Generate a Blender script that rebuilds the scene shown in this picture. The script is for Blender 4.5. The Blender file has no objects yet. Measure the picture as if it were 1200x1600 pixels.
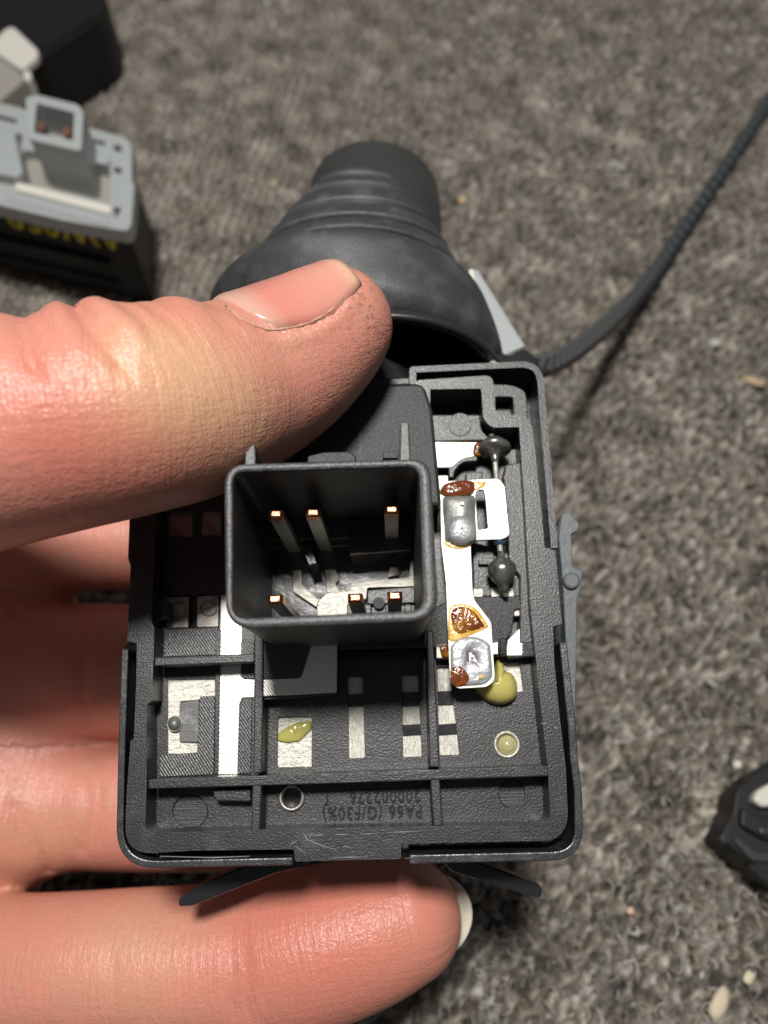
import bpy, bmesh, math, random
import numpy as np
from mathutils import Vector, Matrix
from mathutils.geometry import tessellate_polygon
R = math.radians
random.seed(7); rng = np.random.default_rng(7)
sc = bpy.context.scene
COL = sc.collection
sc.unit_settings.scale_length = 0.01        # one unit is one centimetre

# ------------------------------------------------------------------ camera, world, lamp
TILT = R(27); H = 16.5; FPX = 1202.0
cam_d = bpy.data.cameras.new('camera'); cam = bpy.data.objects.new('camera', cam_d); COL.objects.link(cam)
cam.location = (0, 0, H); cam.rotation_euler = (TILT, 0, 0)
cam_d.sensor_fit = 'HORIZONTAL'; cam_d.sensor_width = 36; cam_d.lens = 36*FPX/1200
cam_d.clip_start = .5; cam_d.clip_end = 2000
cam_d.dof.use_dof = True; cam_d.dof.focus_distance = 9.0; cam_d.dof.aperture_fstop = 0.24
sc.camera = cam
sc.view_settings.view_transform = 'Standard'; sc.view_settings.look = 'None'
sc.view_settings.exposure = 0; sc.view_settings.gamma = 1

world = bpy.data.worlds.new('World'); sc.world = world; world.use_nodes = True
wn = world.node_tree.nodes['Background']
wn.inputs[0].default_value = (.95, .97, 1, 1); wn.inputs[1].default_value = .10

CR = Vector((1, 0, 0)); CU = Vector((0, math.cos(TILT), math.sin(TILT))); CF = Vector((0, math.sin(TILT), -math.cos(TILT)))
CP = Vector((0, 0, H))
def c2w(x, y, z): return CP + CR*x + CU*y + CF*z          # camera-aligned coordinates (right, up, depth) to world
def W(px, py, Z): return c2w((px-600)/FPX*Z, (800-py)/FPX*Z, Z)

TARGET = W(560, 950, 9.3)
LDIR = c2w(-.045, math.sin(R(34.5)), -math.cos(R(34.5))) - CP
lamp_d = bpy.data.lights.new('ceiling_lamp', 'AREA'); lamp_d.shape = 'DISK'; lamp_d.size = 8
lamp_d.energy = 32000; lamp_d.color = (1.0, .97, .92)
lamp = bpy.data.objects.new('ceiling_lamp', lamp_d); COL.objects.link(lamp)
lamp.location = TARGET + LDIR.normalized()*48
lamp.rotation_euler = (-LDIR).to_track_quat('-Z', 'Y').to_euler()

# ------------------------------------------------------------------ materials
def mat(name, base, rough=.5, metal=0, spec=.5, bump=None, var=None, speck=None, **kw):
    """bump: list of (kind, scale, strength, distance); var: (scale, colour2, lo, hi)"""
    m = bpy.data.materials.new(name); m.use_nodes = True
    nt = m.node_tree; N = nt.nodes; L = nt.links; b = N['Principled BSDF']
    b.inputs['Base Color'].default_value = (*base, 1); b.inputs['Roughness'].default_value = rough
    b.inputs['Metallic'].default_value = metal; b.inputs['Specular IOR Level'].default_value = spec
    for k, v in kw.items(): b.inputs[k.replace('_', ' ')].default_value = v
    tc = N.new('ShaderNodeTexCoord')
    if speck:
        n = N.new('ShaderNodeTexNoise'); n.inputs['Scale'].default_value = speck[0]; n.inputs['Detail'].default_value = 2
        L.new(tc.outputs['Object'], n.inputs['Vector'])
        mr = N.new('ShaderNodeMapRange'); mr.inputs[1].default_value = .45; mr.inputs[2].default_value = .75; mr.inputs[3].default_value = rough; mr.inputs[4].default_value = speck[1]
        L.new(n.outputs[0], mr.inputs[0]); L.new(mr.outputs[0], b.inputs['Roughness'])
        m2 = N.new('ShaderNodeMapRange'); m2.inputs[1].default_value = .50; m2.inputs[2].default_value = .72; m2.inputs[3].default_value = 1; m2.inputs[4].default_value = speck[2]
        L.new(n.outputs[0], m2.inputs[0]); speckf = m2.outputs[0]
    if var:
        n = N.new('ShaderNodeTexNoise'); n.inputs['Scale'].default_value = var[0]; n.inputs['Detail'].default_value = 6
        L.new(tc.outputs['Object'], n.inputs['Vector'])
        mr = N.new('ShaderNodeMapRange'); mr.inputs[1].default_value = var[2]; mr.inputs[2].default_value = var[3]
        L.new(n.outputs[0], mr.inputs[0])
        mx = N.new('ShaderNodeMix'); mx.data_type = 'RGBA'; mx.inputs[6].default_value = (*base, 1); mx.inputs[7].default_value = (*var[1], 1)
        L.new(mr.outputs[0], mx.inputs[0]); L.new(mx.outputs[2], b.inputs['Base Color'])
        if speck:
            vm = N.new('ShaderNodeVectorMath'); vm.operation = 'SCALE'; L.new(mx.outputs[2], vm.inputs[0]); L.new(speckf, vm.inputs['Scale']); L.new(vm.outputs[0], b.inputs['Base Color'])
    prev = None
    for (kind, scale, strength, dist) in (bump or []):
        if kind == 'noise':
            t = N.new('ShaderNodeTexNoise'); t.inputs['Scale'].default_value = scale; t.inputs['Detail'].default_value = 3; out = t.outputs[0]; vin = tc.outputs['Object']
        elif kind == 'vor':
            t = N.new('ShaderNodeTexVoronoi'); t.inputs['Scale'].default_value = scale; out = t.outputs[0]; vin = tc.outputs['Object']
        elif kind in ('hatch', 'brush', 'brushv'):
            mp = N.new('ShaderNodeMapping'); L.new(tc.outputs['Object'], mp.inputs[0])
            if kind == 'hatch':
                mp.inputs['Rotation'].default_value = (0, 0, R(-35))
                t = N.new('ShaderNodeTexWave'); t.inputs['Scale'].default_value = scale; t.inputs['Distortion'].default_value = .6; t.inputs['Detail'].default_value = 2; t.inputs['Detail Scale'].default_value = 3
                out = t.outputs[1]
            else:
                mp.inputs['Scale'].default_value = (2, 60, 2) if kind == 'brush' else (60, 2, 2)
                t = N.new('ShaderNodeTexNoise'); t.inputs['Scale'].default_value = scale; t.inputs['Detail'].default_value = 4; out = t.outputs[0]
            vin = mp.outputs[0]
        L.new(vin, t.inputs['Vector'])
        bp = N.new('ShaderNodeBump'); bp.inputs['Strength'].default_value = strength; bp.inputs['Distance'].default_value = dist
        L.new(out, bp.inputs['Height'])
        if prev: L.new(prev.outputs[0], bp.inputs['Normal'])
        prev = bp
    if prev: L.new(prev.outputs[0], b.inputs['Normal'])
    return m

PL = mat('black_grained_plastic', (.015, .0155, .017), .41, spec=.62, bump=[('noise', 44, .5, .010), ('noise', 8, .15, .01)], var=(3, (.011, .011, .012), .35, .7), speck=(34, .32, 2.3))
PLS = mat('scraped_plastic', (.015, .0155, .017), .38, spec=.62, bump=[('brush', 1.2, .13, .010), ('noise', 44, .45, .009)], var=(2.5, (.05, .05, .053), .52, .85), speck=(34, .30, 2.0))
PLV = mat('scraped_plastic_upright', (.015, .0155, .017), .34, spec=.9, bump=[('noise', 5, .35, .02), ('noise', 42, .4, .009)], var=(2.5, (.055, .055, .058), .52, .8), speck=(34, .28, 2.0))
PLH = mat('milled_plastic', (.017, .0175, .019), .40, spec=.85, bump=[('hatch', 10, .5, .009), ('noise', 50, .4, .01)], var=(3, (.015, .015, .016), .35, .7), speck=(36, .32, 2.0))
TXT = mat('letter_plastic', (.008, .008, .009), .5, spec=.3)
PLG = mat('glossy_black_plastic', (.018, .018, .02), .22, bump=[('noise', 6, .25, .02), ('noise', 50, .08, .01)])
PSH = mat('shroud_plastic', (.024, .025, .027), .46, spec=.9, bump=[('noise', 45, .6, .012)])
RUB = mat('dark_rubber', (.036, .039, .041), .55, spec=.6, bump=[('noise', 30, .4, .015)], var=(2.2, (.075, .079, .082), .48, .68))
RUB2 = mat('knob_plastic', (.035, .037, .036), .5, bump=[('noise', 30, .12, .01)])
GRL = mat('slate_plastic', (.095, .107, .118), .45, bump=[('noise', 12, .25, .02), ('noise', 50, .15, .008)])
GRY = mat('pale_grey_plastic', (.33, .355, .355), .4, bump=[('noise', 10, .1, .02)])
CRM = mat('cream_plastic', (.62, .60, .54), .45, bump=[('noise', 8, .15, .02)])
MET = mat('tinned_metal', (.66, .64, .57), .5, .8, bump=[('brush', 3, .6, .012), ('noise', 30, .1, .01)])
METV = mat('tinned_metal_upright', (.66, .64, .57), .5, .8, bump=[('brushv', 3, .6, .012), ('noise', 30, .1, .01)])
METH = mat('milled_metal', (.76, .75, .70), .45, .9, bump=[('hatch', 11, .3, .005), ('noise', 30, .1, .01)])
METB = mat('bus_bar_metal', (.66, .64, .58), .5, .8, bump=[('noise', 14, .2, .02), ('brushv', 2, .3, .01)], var=(4, (.55, .50, .40), .5, .75))
METW = mat('dark_slug', (.16, .16, .16), .5, .3, bump=[('brush', 3, .6, .012)], var=(5, (.3, .31, .32), .5, .7))
MARK = mat('mark_plastic', (.020, .020, .022), .5, spec=.6, bump=[('brush', .8, .5, .02), ('noise', 30, .5, .01)])
METD = mat('tarnished_metal', (.42, .40, .37), .42, .8, bump=[('brushv', 3, .3, .008)], var=(6, (.25, .22, .2), .4, .7))
SOLD = mat('dull_solder', (.36, .36, .33), .45, .5, bump=[('noise', 14, .3, .02), ('noise', 50, .2, .008)], var=(5, (.22, .23, .22), .4, .65))
SOLP = mat('frosted_solder', (.40, .41, .42), .45, .5, bump=[('noise', 18, .5, .02), ('vor', 20, .2, .01)], var=(6, (.42, .43, .45), .4, .7))
BULB = mat('dark_solder_bulb', (.36, .36, .32), .27, .8, bump=[('noise', 10, .2, .02)], var=(10, (.16, .16, .14), .4, .7))
COP = mat('bare_copper', (.85, .40, .24), .35, 1, bump=[('noise', 30, .5, .02)], var=(20, (.5, .16, .08), .5, .7))
RESIN = mat('yellow_resin', (.74, .66, .22), .14, Transmission_Weight=.35, spec=.6, bump=[('noise', 14, .25, .02)], Subsurface_Weight=.5, Subsurface_Scale=.1, Subsurface_Radius=(1, .8, .3))
RESD = mat('olive_resin', (.50, .46, .14), .16, spec=.6, bump=[('noise', 10, .2, .02)], Subsurface_Weight=.3, Subsurface_Scale=.05)
RESP = mat('milky_resin', (.60, .56, .30), .12, Transmission_Weight=.3, spec=.6, Subsurface_Weight=.5, Subsurface_Scale=.1)
FLUX = mat('burnt_flux', (.16, .035, .010), .16, spec=.8, bump=[('vor', 11, .35, .03), ('noise', 14, .5, .03)], var=(4, (.40, .17, .010), .45, .66), Subsurface_Weight=.2, Subsurface_Scale=.05)
AMB = mat('amber_flux_edge', (.62, .34, .035), .2, spec=.8, bump=[('noise', 20, .5, .02)], var=(8, (.85, .62, .22), .4, .6))
YEL = mat('yellow_paint_pen', (.80, .70, .04), .6)
BLKM = mat('module_black', (.008, .008, .009), .5, spec=.35, bump=[('noise', 20, .2, .01)])
BOXM = mat('dark_box', (.02, .018, .017), .45, bump=[('noise', 8, .2, .02)])
GNAIL = mat('greyed_metal', (.30, .28, .25), .5, bump=[('noise', 8, .3, .02)])

def edge_highlight_wear(m, col=(.12, .12, .125), rad=.013):  # edge highlights painted into the base colour, together with worn whitening
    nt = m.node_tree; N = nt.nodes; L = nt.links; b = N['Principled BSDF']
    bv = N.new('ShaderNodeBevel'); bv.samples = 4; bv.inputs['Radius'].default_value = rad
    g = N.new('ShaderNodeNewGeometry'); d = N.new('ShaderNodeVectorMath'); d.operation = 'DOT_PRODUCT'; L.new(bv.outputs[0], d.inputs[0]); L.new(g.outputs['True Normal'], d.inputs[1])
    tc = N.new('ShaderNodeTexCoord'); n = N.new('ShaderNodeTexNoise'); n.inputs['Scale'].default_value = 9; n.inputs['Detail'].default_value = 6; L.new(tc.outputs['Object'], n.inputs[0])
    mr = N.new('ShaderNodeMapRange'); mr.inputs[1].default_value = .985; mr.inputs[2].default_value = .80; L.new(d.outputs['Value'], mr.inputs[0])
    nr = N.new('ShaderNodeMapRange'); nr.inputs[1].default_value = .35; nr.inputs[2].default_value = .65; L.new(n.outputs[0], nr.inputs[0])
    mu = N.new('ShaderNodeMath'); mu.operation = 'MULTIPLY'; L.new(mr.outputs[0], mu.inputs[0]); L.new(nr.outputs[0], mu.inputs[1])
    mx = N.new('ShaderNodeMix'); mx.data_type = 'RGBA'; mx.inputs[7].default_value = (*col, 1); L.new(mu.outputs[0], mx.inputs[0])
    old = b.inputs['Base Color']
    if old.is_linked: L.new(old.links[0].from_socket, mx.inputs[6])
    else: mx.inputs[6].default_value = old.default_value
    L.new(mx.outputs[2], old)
for _m in (PL, PLS, PLV, PSH): edge_highlight_wear(_m)
edge_highlight_wear(RUB, (.14, .145, .15), .05)

# ------------------------------------------------------------------ helpers
def link(name, me, m, parent=None):
    o = bpy.data.objects.new(name, me); COL.objects.link(o)
    if m:
        me.materials.append(m)
    if parent: o.parent = parent
    return o
def smooth(me):
    me.polygons.foreach_set('use_smooth', [True]*len(me.polygons)); me.update()
def empty(name, mw=None):
    o = bpy.data.objects.new(name, None); COL.objects.link(o); o.empty_display_size = .5
    if mw: o.matrix_world = mw
    return o
def tag(o, label=None, cat=None, group=None, kind=None):
    for k, v in (('label', label), ('category', cat), ('group', group), ('kind', kind)):
        if v: o[k] = v
    return o
def rp(pts, n=5):
    """polygon with rounded corners: points (x, y) or (x, y, r)"""
    out = []; N = len(pts)
    for i, p in enumerate(pts):
        if len(p) < 3 or p[2] <= 0: out.append((p[0], p[1])); continue
        a = Vector(pts[i-1][:2]); b = Vector(p[:2]); c = Vector(pts[(i+1) % N][:2])
        r = min(p[2], (a-b).length*.49, (c-b).length*.49)
        s = b+(a-b).normalized()*r; e = b+(c-b).normalized()*r
        for k in range(n+1):
            t = k/n; q = s*(1-t)**2*1.0 + b*2*t*(1-t) + e*t*t; out.append((q.x, q.y))
    return out
def circ(cx, cy, rx, ry=None, n=20):
    ry = ry or rx
    return [(cx+rx*math.cos(2*math.pi*k/n), cy+ry*math.sin(2*math.pi*k/n)) for k in range(n)]

class Frame:
    """a plane-based local frame; measurements taken in the photograph's pixels are cast onto its plane at height h"""
    def __init__(s, vp, u_slope, D, cam_dist_point=None):
        n = Vector((-(vp[0]-600)/FPX, (vp[1]-800)/FPX, 1)).normalized()     # camera coords (right, up, back)
        u = Vector((1, u_slope, 0)); u = (u - n*u.dot(n)).normalized(); v = n.cross(u)
        s.n, s.u, s.v, s.D = n, u, v, D
        s.O = -n*D
        M = Matrix(((u.x, v.x, n.x, s.O.x), (u.y, v.y, n.y, s.O.y), (u.z, v.z, n.z, s.O.z), (0, 0, 0, 1)))
        Cm = Matrix(((CR.x, CU.x, -CF.x, CP.x), (CR.y, CU.y, -CF.y, CP.y), (CR.z, CU.z, -CF.z, CP.z), (0, 0, 0, 1)))
        s.M = Cm @ M
    def __call__(s, px, py, h=0):
        r = Vector(((px-600)/FPX, (800-py)/FPX, -1))
        t = (-(s.D-h))/s.n.dot(r)
        q = r*t - s.O
        return Vector((q.dot(s.u), q.dot(s.v), h))
def loop_uv(F, pts, h): return [F(p[0], p[1], h) for p in pts]
def area2(l): return sum(l[i].x*l[(i+1) % len(l)].y-l[(i+1) % len(l)].x*l[i].y for i in range(len(l)))
def bevel(o, w, seg=2, ang=40):
    if w:
        w = w*1.3 if w > .008 else w
        b = o.modifiers.new('bevel', 'BEVEL'); b.width = w; b.segments = seg; b.limit_method = 'ANGLE'; b.angle_limit = R(ang); b.harden_normals = False
        b.use_clamp_overlap = True
    return o
def prism_uv(name, loops, ht, hb, m, parent, bev=.012, floor=True):
    """closed slab from loops of uv points (first outer, others holes) between heights ht and hb"""
    L2 = []
    for i, l in enumerate(loops):
        l = [Vector((p[0], p[1], 0)) for p in l]
        if (area2(l) > 0) != (i == 0): l.reverse()
        L2.append(l)
    bm = bmesh.new(); vt, vb = [], []
    for l in L2:
        vt.append([bm.verts.new((p.x, p.y, ht)) for p in l]); vb.append([bm.verts.new((p.x, p.y, hb)) for p in l])
    if len(L2) == 1:
        bm.faces.new(vt[0]); bm.faces.new(vb[0][::-1])
    else:
        ft = [v for l in vt for v in l]; fb = [v for l in vb for v in l]
        for t in tessellate_polygon(L2):
            try: bm.faces.new([ft[i] for i in t]); bm.faces.new([fb[i] for i in t][::-1])
            except ValueError: pass
    for a, b in zip(vt, vb):
        n = len(a)
        for i in range(n):
            j = (i+1) % n
            bm.faces.new((a[i], b[i], b[j], a[j]))
    bmesh.ops.recalc_face_normals(bm, faces=bm.faces)
    me = bpy.data.meshes.new(name); bm.to_mesh(me); bm.free()
    o = link(name, me, m, parent)
    return bevel(o, bev)
def prism(F, name, loops, ht, hb, m, parent, bev=.012):
    if not isinstance(loops[0], list): loops = [loops]
    return prism_uv(name, [loop_uv(F, l, ht) for l in loops], ht, hb, m, parent, bev)
def band(F, name, path, width, ht, hb, m, parent, bev=.012):
    """wall of given width whose outer top edge follows path (pixels); the wall lies on the path's right-hand side"""
    P = [F(p[0], p[1], ht) for p in path]; n = len(P); inner = []
    for i in range(n):
        a = P[max(i-1, 0)]; b = P[min(i+1, n-1)]; t = (b-a).normalized()
        inner.append(P[i]+Vector((t.y, -t.x, 0))*width)
    return prism_uv(name, [P+inner[::-1]], ht, hb, m, parent, bev)
def grid_mesh(name, rows, m, parent=None, closed=False, caps=True):
    """surface through rows of points; closed joins each row's ends; caps closes first and last row"""
    nr, nc = len(rows), len(rows[0]); V = [tuple(p) for r in rows for p in r]; Fc = []
    for i in range(nr-1):
        for j in range(nc if closed else nc-1):
            k = (j+1) % nc; Fc.append((i*nc+j, i*nc+k, (i+1)*nc+k, (i+1)*nc+j))
    if closed and caps: Fc.append(tuple(range(nc))[::-1]); Fc.append(tuple((nr-1)*nc+j for j in range(nc)))
    me = bpy.data.meshes.new(name); me.from_pydata(V, [], Fc); me.update()
    bm = bmesh.new(); bm.from_mesh(me); bmesh.ops.recalc_face_normals(bm, faces=bm.faces); bm.to_mesh(me); bm.free()
    smooth(me)
    return link(name, me, m, parent)
def lathe(name, prof, m, parent, M=Matrix.Identity(4), n=28):
    ringed = prof[0] == prof[-1]
    """prof: (radius, z)"""
    rows = [[M @ Vector((max(r, 1e-4)*math.cos(2*math.pi*k/n), max(r, 1e-4)*math.sin(2*math.pi*k/n), z)) for k in range(n)] for r, z in prof]
    return grid_mesh(name, rows, m, parent, closed=True, caps=not ringed)
def blob(F, name, pts, h, height, m, parent, rings=6, lump=.0, power=.5, seed=1):
    """domed drop: outline in pixels at height h, rising by height towards its middle"""
    o = [F(p[0], p[1], h) for p in pts]; c = sum(o, Vector())/len(o); r_ = random.Random(seed); rows = []
    rows.append([Vector((p.x, p.y, h-.04)) for p in o])
    for k in range(rings+1):
        t = k/(rings+.0001); s = math.cos(t*math.pi/2); z = h+height*math.sin(t*math.pi/2)**power if t else h
        rows.append([Vector((c.x+(p.x-c.x)*s, c.y+(p.y-c.y)*s, z+lump*(r_.random()-.5)*(1 if k else 0))) for p in o])
    return grid_mesh(name, rows, m, parent, closed=True)
def tube(name, pts, rad, m, parent, n=10):
    rows = []; P = [Vector(p) for p in pts]
    for i, p in enumerate(P):
        t = (P[min(i+1, len(P)-1)]-P[max(i-1, 0)]).normalized()
        a = t.orthogonal().normalized(); b = t.cross(a); r = rad[i] if isinstance(rad, (list, tuple)) else rad
        if i: # keep frame steady
            a = (pa - t*pa.dot(t)).normalized(); b = t.cross(a)
        pa = a
        rows.append([p+(a*math.cos(2*math.pi*k/n)+b*math.sin(2*math.pi*k/n))*r for k in range(n)])
    return grid_mesh(name, rows, m, parent, closed=True)
def bez(pts, n=6):
    """Catmull-Rom through tuples"""
    P = np.array(pts, float); out = []
    Q = np.vstack([2*P[0]-P[1], P, 2*P[-1]-P[-2]])
    for i in range(1, len(Q)-2):
        for k in range(n):
            t = k/n; a, b, c, d = Q[i-1], Q[i], Q[i+1], Q[i+2]
            out.append(.5*((2*b)+(-a+c)*t+(2*a-5*b+4*c-d)*t*t+(-a+3*b-3*c+d)*t**3))
    out.append(P[-1]); return np.array(out)
def text_mesh(name, s, size, depth, m, parent, M):
    cu = bpy.data.curves.new(name, 'FONT'); cu.body = s; cu.size = size; cu.extrude = depth; cu.resolution_u = 3; cu.space_character = 1.12
    cu.offset = .002*size/.2
    t = bpy.data.objects.new(name, cu); COL.objects.link(t)
    dg = bpy.context.evaluated_depsgraph_get(); me = bpy.data.meshes.new_from_object(t.evaluated_get(dg))
    bpy.data.objects.remove(t); me.transform(M)
    me.name = name
    return link(name, me, m, parent)

# ------------------------------------------------------------------ the carpet
UP = Frame((600, 800+FPX*math.tan(TILT)), 0, H)        # ground frame: local = world shifted
def G(px, py, h=0):                                    # world point on the carpet (or h above it) seen at a pixel
    return UP.M @ UP(px, py, h)
def marl(name, bumpy=True):
    m = bpy.data.materials.new(name); m.use_nodes = True; nt = m.node_tree; N = nt.nodes; L = nt.links; b = N['Principled BSDF']
    b.inputs['Roughness'].default_value = .75; b.inputs['Specular IOR Level'].default_value = .35
    at = N.new('ShaderNodeAttribute'); at.attribute_name = 'tone'
    geo = N.new('ShaderNodeNewGeometry')
    n = N.new('ShaderNodeTexNoise'); n.inputs['Scale'].default_value = 7; n.inputs['Detail'].default_value = 5; L.new(geo.outputs['Position'], n.inputs[0])
    mx = N.new('ShaderNodeMix'); mx.data_type = 'RGBA'; mx.blend_type = 'MULTIPLY'; mx.inputs[0].default_value = .75
    cr = N.new('ShaderNodeValToRGB'); cr.color_ramp.elements[0].color = (.55, .55, .55, 1); cr.color_ramp.elements[1].color = (1.4, 1.37, 1.33, 1)
    cr.color_ramp.elements[0].position = .3; cr.color_ramp.elements[1].position = .7
    L.new(n.outputs[0], cr.inputs[0]); L.new(at.outputs['Color'], mx.inputs[6]); L.new(cr.outputs[0], mx.inputs[7]); L.new(mx.outputs[2], b.inputs['Base Color'])
    n2 = N.new('ShaderNodeTexNoise'); n2.inputs['Scale'].default_value = 22; n2.inputs['Detail'].default_value = 4; L.new(geo.outputs['Position'], n2.inputs[0])
    bp = N.new('ShaderNodeBump'); bp.inputs['Strength'].default_value = .6; bp.inputs['Distance'].default_value = .04; L.new(n2.outputs[0], bp.inputs['Height']); L.new(bp.outputs[0], b.inputs['Normal'])
    return m
def carpet():
    V = [(-150, -150, -.16), (150, -150, -.16), (150, 200, -.16), (-150, 200, -.16)]
    me = bpy.data.meshes.new('carpet'); me.from_pydata(V, [], [(0, 1, 2, 3)])
    tag(link('carpet', me, mat('carpet_backing', (.045, .041, .037), .95, bump=[('noise', 3, 1, .2)], var=(3, (.09, .08, .07), .4, .6))), 'grey-brown looped pile carpet under everything', 'carpet', kind='structure')
    c = [G(px, py) for px, py in ((-60, -60), (1260, -60), (-60, 1660), (1260, 1660))]
    x0 = min(p.x for p in c); x1 = max(p.x for p in c); y0 = c[2].y; y1 = c[0].y
    hs = .058; nx_ = int((x1-x0+2)/hs); ny_ = int((y1-y0+2)/hs)
    kx = np.fft.fftfreq(nx_, hs)[:, None]; ky = np.fft.fftfreq(ny_, hs)[None]
    def field(wl, bw=.45, ax_=1.0, rot=0.0):
        ka = kx*math.cos(rot)+ky*math.sin(rot); kb = -kx*math.sin(rot)+ky*math.cos(rot)
        k = np.hypot(ka*ax_, kb/ax_)*wl; f = np.fft.ifft2(np.fft.fft2(rng.normal(size=(nx_, ny_)))*np.exp(-((k-1)/bw)**2)).real
        return f/f.std()
    gx = x0-1+hs*np.arange(nx_)[:, None]+np.zeros((1, ny_)); gy = y0-1+hs*np.arange(ny_)[None]+np.zeros((nx_, 1))
    od = np.clip(1.15-(gx+9)/9+(gy-4)/40, .0, 1.0)
    ua = gx*math.cos(R(38))+gy*math.sin(R(38)); ub = -gx*math.sin(R(38))+gy*math.cos(R(38))
    weave = np.sin(2*math.pi*ua/.40+.5*field(3, .8))*np.sin(2*math.pi*ub/.36+.5*field(3, .8))
    a1, a2, a3 = field(.42, .5, 1.25, .9), field(.20, .4, 1.3, -.5), field(.11, .4)
    hh_ = .075*np.abs(a1)**.8*np.sign(a1)*(1-.75*od)+.040*a2+.018*a3+.17*weave*od
    hh_ = np.clip(hh_, -.22, .22)
    tn = .5+(1-.7*od)*(.16*field(.30, .5, 1.4, .9)+.13*a1+.06*a2)+.10*field(.12, .5)+.13*field(1.6, .7)+.40*weave*od-.02  # tone follows the relief: shade in the pits painted darker, tops lighter
    tn = np.clip(tn, 0, 1)[..., None]; warm = np.clip(.5+.35*field(.8, .8), 0, 1)[..., None]
    dark = np.array([.035, .033, .030]); mid = (1-warm)*np.array([.158, .147, .132])+warm*np.array([.180, .150, .120]); lite = np.array([.44, .41, .365])
    cl = np.where(tn < .5, dark+(mid-dark)*tn*2, mid+(lite-mid)*(tn*2-1)**1.6)
    PV = np.stack([gx, gy, hh_-.03], -1).reshape(-1, 3); ii = np.arange(nx_*ny_).reshape(nx_, ny_)
    PF = np.stack([ii[:-1, :-1], ii[1:, :-1], ii[1:, 1:], ii[:-1, 1:]], -1).reshape(-1, 4)
    half_ = 8.2+((x1-x0)/2-8.2)*np.clip((gy-y0)/(y1-y0), 0, 1)+1.5; keep = (np.abs(gx) < half_).reshape(-1); PF = PF[keep[PF].all(1)]
    mp_ = bpy.data.meshes.new('carpet_pile'); mp_.vertices.add(len(PV)); mp_.vertices.foreach_set('co', PV.astype(np.float32).ravel())
    mp_.loops.add(PF.size); mp_.loops.foreach_set('vertex_index', PF.astype(np.int32).ravel())
    mp_.polygons.add(len(PF)); mp_.polygons.foreach_set('loop_start', np.arange(0, PF.size, 4, dtype=np.int32)); mp_.polygons.foreach_set('loop_total', np.full(len(PF), 4, np.int32))
    mp_.update(); smooth(mp_)
    CC = np.ones((nx_*ny_, 4)); CC[:, :3] = cl.reshape(-1, 3)
    a_ = mp_.color_attributes.new('tone', 'FLOAT_COLOR', 'POINT'); a_.data.foreach_set('color', CC.astype(np.float32).ravel())
    YM = marl('looped_yarn')
    tag(link('carpet_pile', mp_, YM), 'felted grey and brown carpet pile, woven in ribs towards the upper left', 'carpet pile', kind='stuff')
    sp = .40; ang = R(38); ca, sa = math.cos(ang), math.sin(ang)
    pos = []
    Rr = int((max(x1-x0, y1-y0))/sp)
    cx, cy = (x0+x1)/2, (y0+y1)/2
    wtop = (x1-x0)/2
    for i in range(-Rr, Rr):
        for j in range(-Rr, Rr):
            a = (i+.5*(j % 2))*sp; b = j*sp*.92
            x = cx+a*ca-b*sa; y = cy+a*sa+b*ca
            if y < y0-.5 or y > y1+.5: continue
            f = (y-y0)/(y1-y0); half = 7.2+(wtop-7.2)*max(f, 0)+1.5
            if abs(x) > half: continue
            pos.append((x, y))
    pos = np.array(pos); n = len(pos)
    order = np.clip(1.0-(pos[:, 0]+9)/14+(pos[:, 1]-4)/30, .15, .95)
    jit = (1-order*.75)
    pos = pos + rng.normal(0, .075, (n, 2))*jit[:, None]
    SA, SB = 7, 5
    th = np.linspace(-.1, math.pi+.1, SA); ph = np.linspace(0, 2*math.pi, SB, endpoint=False)
    yaw = ang+rng.normal(0, .75, n)*jit + np.pi/5
    Rmaj = rng.uniform(.06, .15, n); rmin = rng.uniform(.034, .062, n)+.022*order; hh = rng.uniform(.5, 1.3, n); lean = rng.normal(0, .28, (n, 2))
    T, P = np.meshgrid(th, ph, indexing='ij'); T = T[None]; P = P[None]
    rm = rmin[:, None, None]; RM = Rmaj[:, None, None]
    rm_t = rm*(.75+.4*np.sin(T))
    lx = np.cos(T)*(RM+rm_t*np.cos(P)); lz = np.sin(T)*(RM*hh[:, None, None]+rm_t*np.cos(P)); ly = rm_t*np.sin(P)*1.15+.05*np.sin(T*2+rng.uniform(0, 6, (n, 1, 1)))
    c_, s_ = np.cos(yaw)[:, None, None], np.sin(yaw)[:, None, None]
    X = pos[:, 0, None, None]+lx*c_-ly*s_+lz*lean[:, 0, None, None]; Y = pos[:, 1, None, None]+lx*s_+ly*c_+lz*lean[:, 1, None, None]; Z = lz-.115+rng.normal(0, .03, (n, 1, 1))
    V = np.stack([X, Y, Z], -1).reshape(-1, 3)
    q = []
    for i in range(SA-1):
        for j in range(SB):
            k = (j+1) % SB; q.append((i*SB+j, i*SB+k, (i+1)*SB+k, (i+1)*SB+j))
    q = np.array(q); Fc = (q[None]+(np.arange(n)*SA*SB)[:, None, None]).reshape(-1, 4)
    me = bpy.data.meshes.new('carpet_loops')
    me.vertices.add(len(V)); me.vertices.foreach_set('co', V.astype(np.float32).ravel())
    me.loops.add(Fc.size); me.loops.foreach_set('vertex_index', Fc.astype(np.int32).ravel())
    me.polygons.add(len(Fc)); me.polygons.foreach_set('loop_start', np.arange(0, Fc.size, 4, dtype=np.int32)); me.polygons.foreach_set('loop_total', np.full(len(Fc), 4, np.int32))
    me.update(); smooth(me)
    pal = .85*np.array([(.245, .212, .18), (.28, .255, .225), (.20, .18, .16), (.32, .30, .27), (.27, .23, .19), (.44, .43, .41), (.22, .21, .195)])*.93*np.array([1.0, .99, .97])
    pick = rng.choice(len(pal), n, p=[.25, .22, .16, .12, .12, .04, .09])
    col = pal[pick]*rng.uniform(.8, 1.2, (n, 1))
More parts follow.
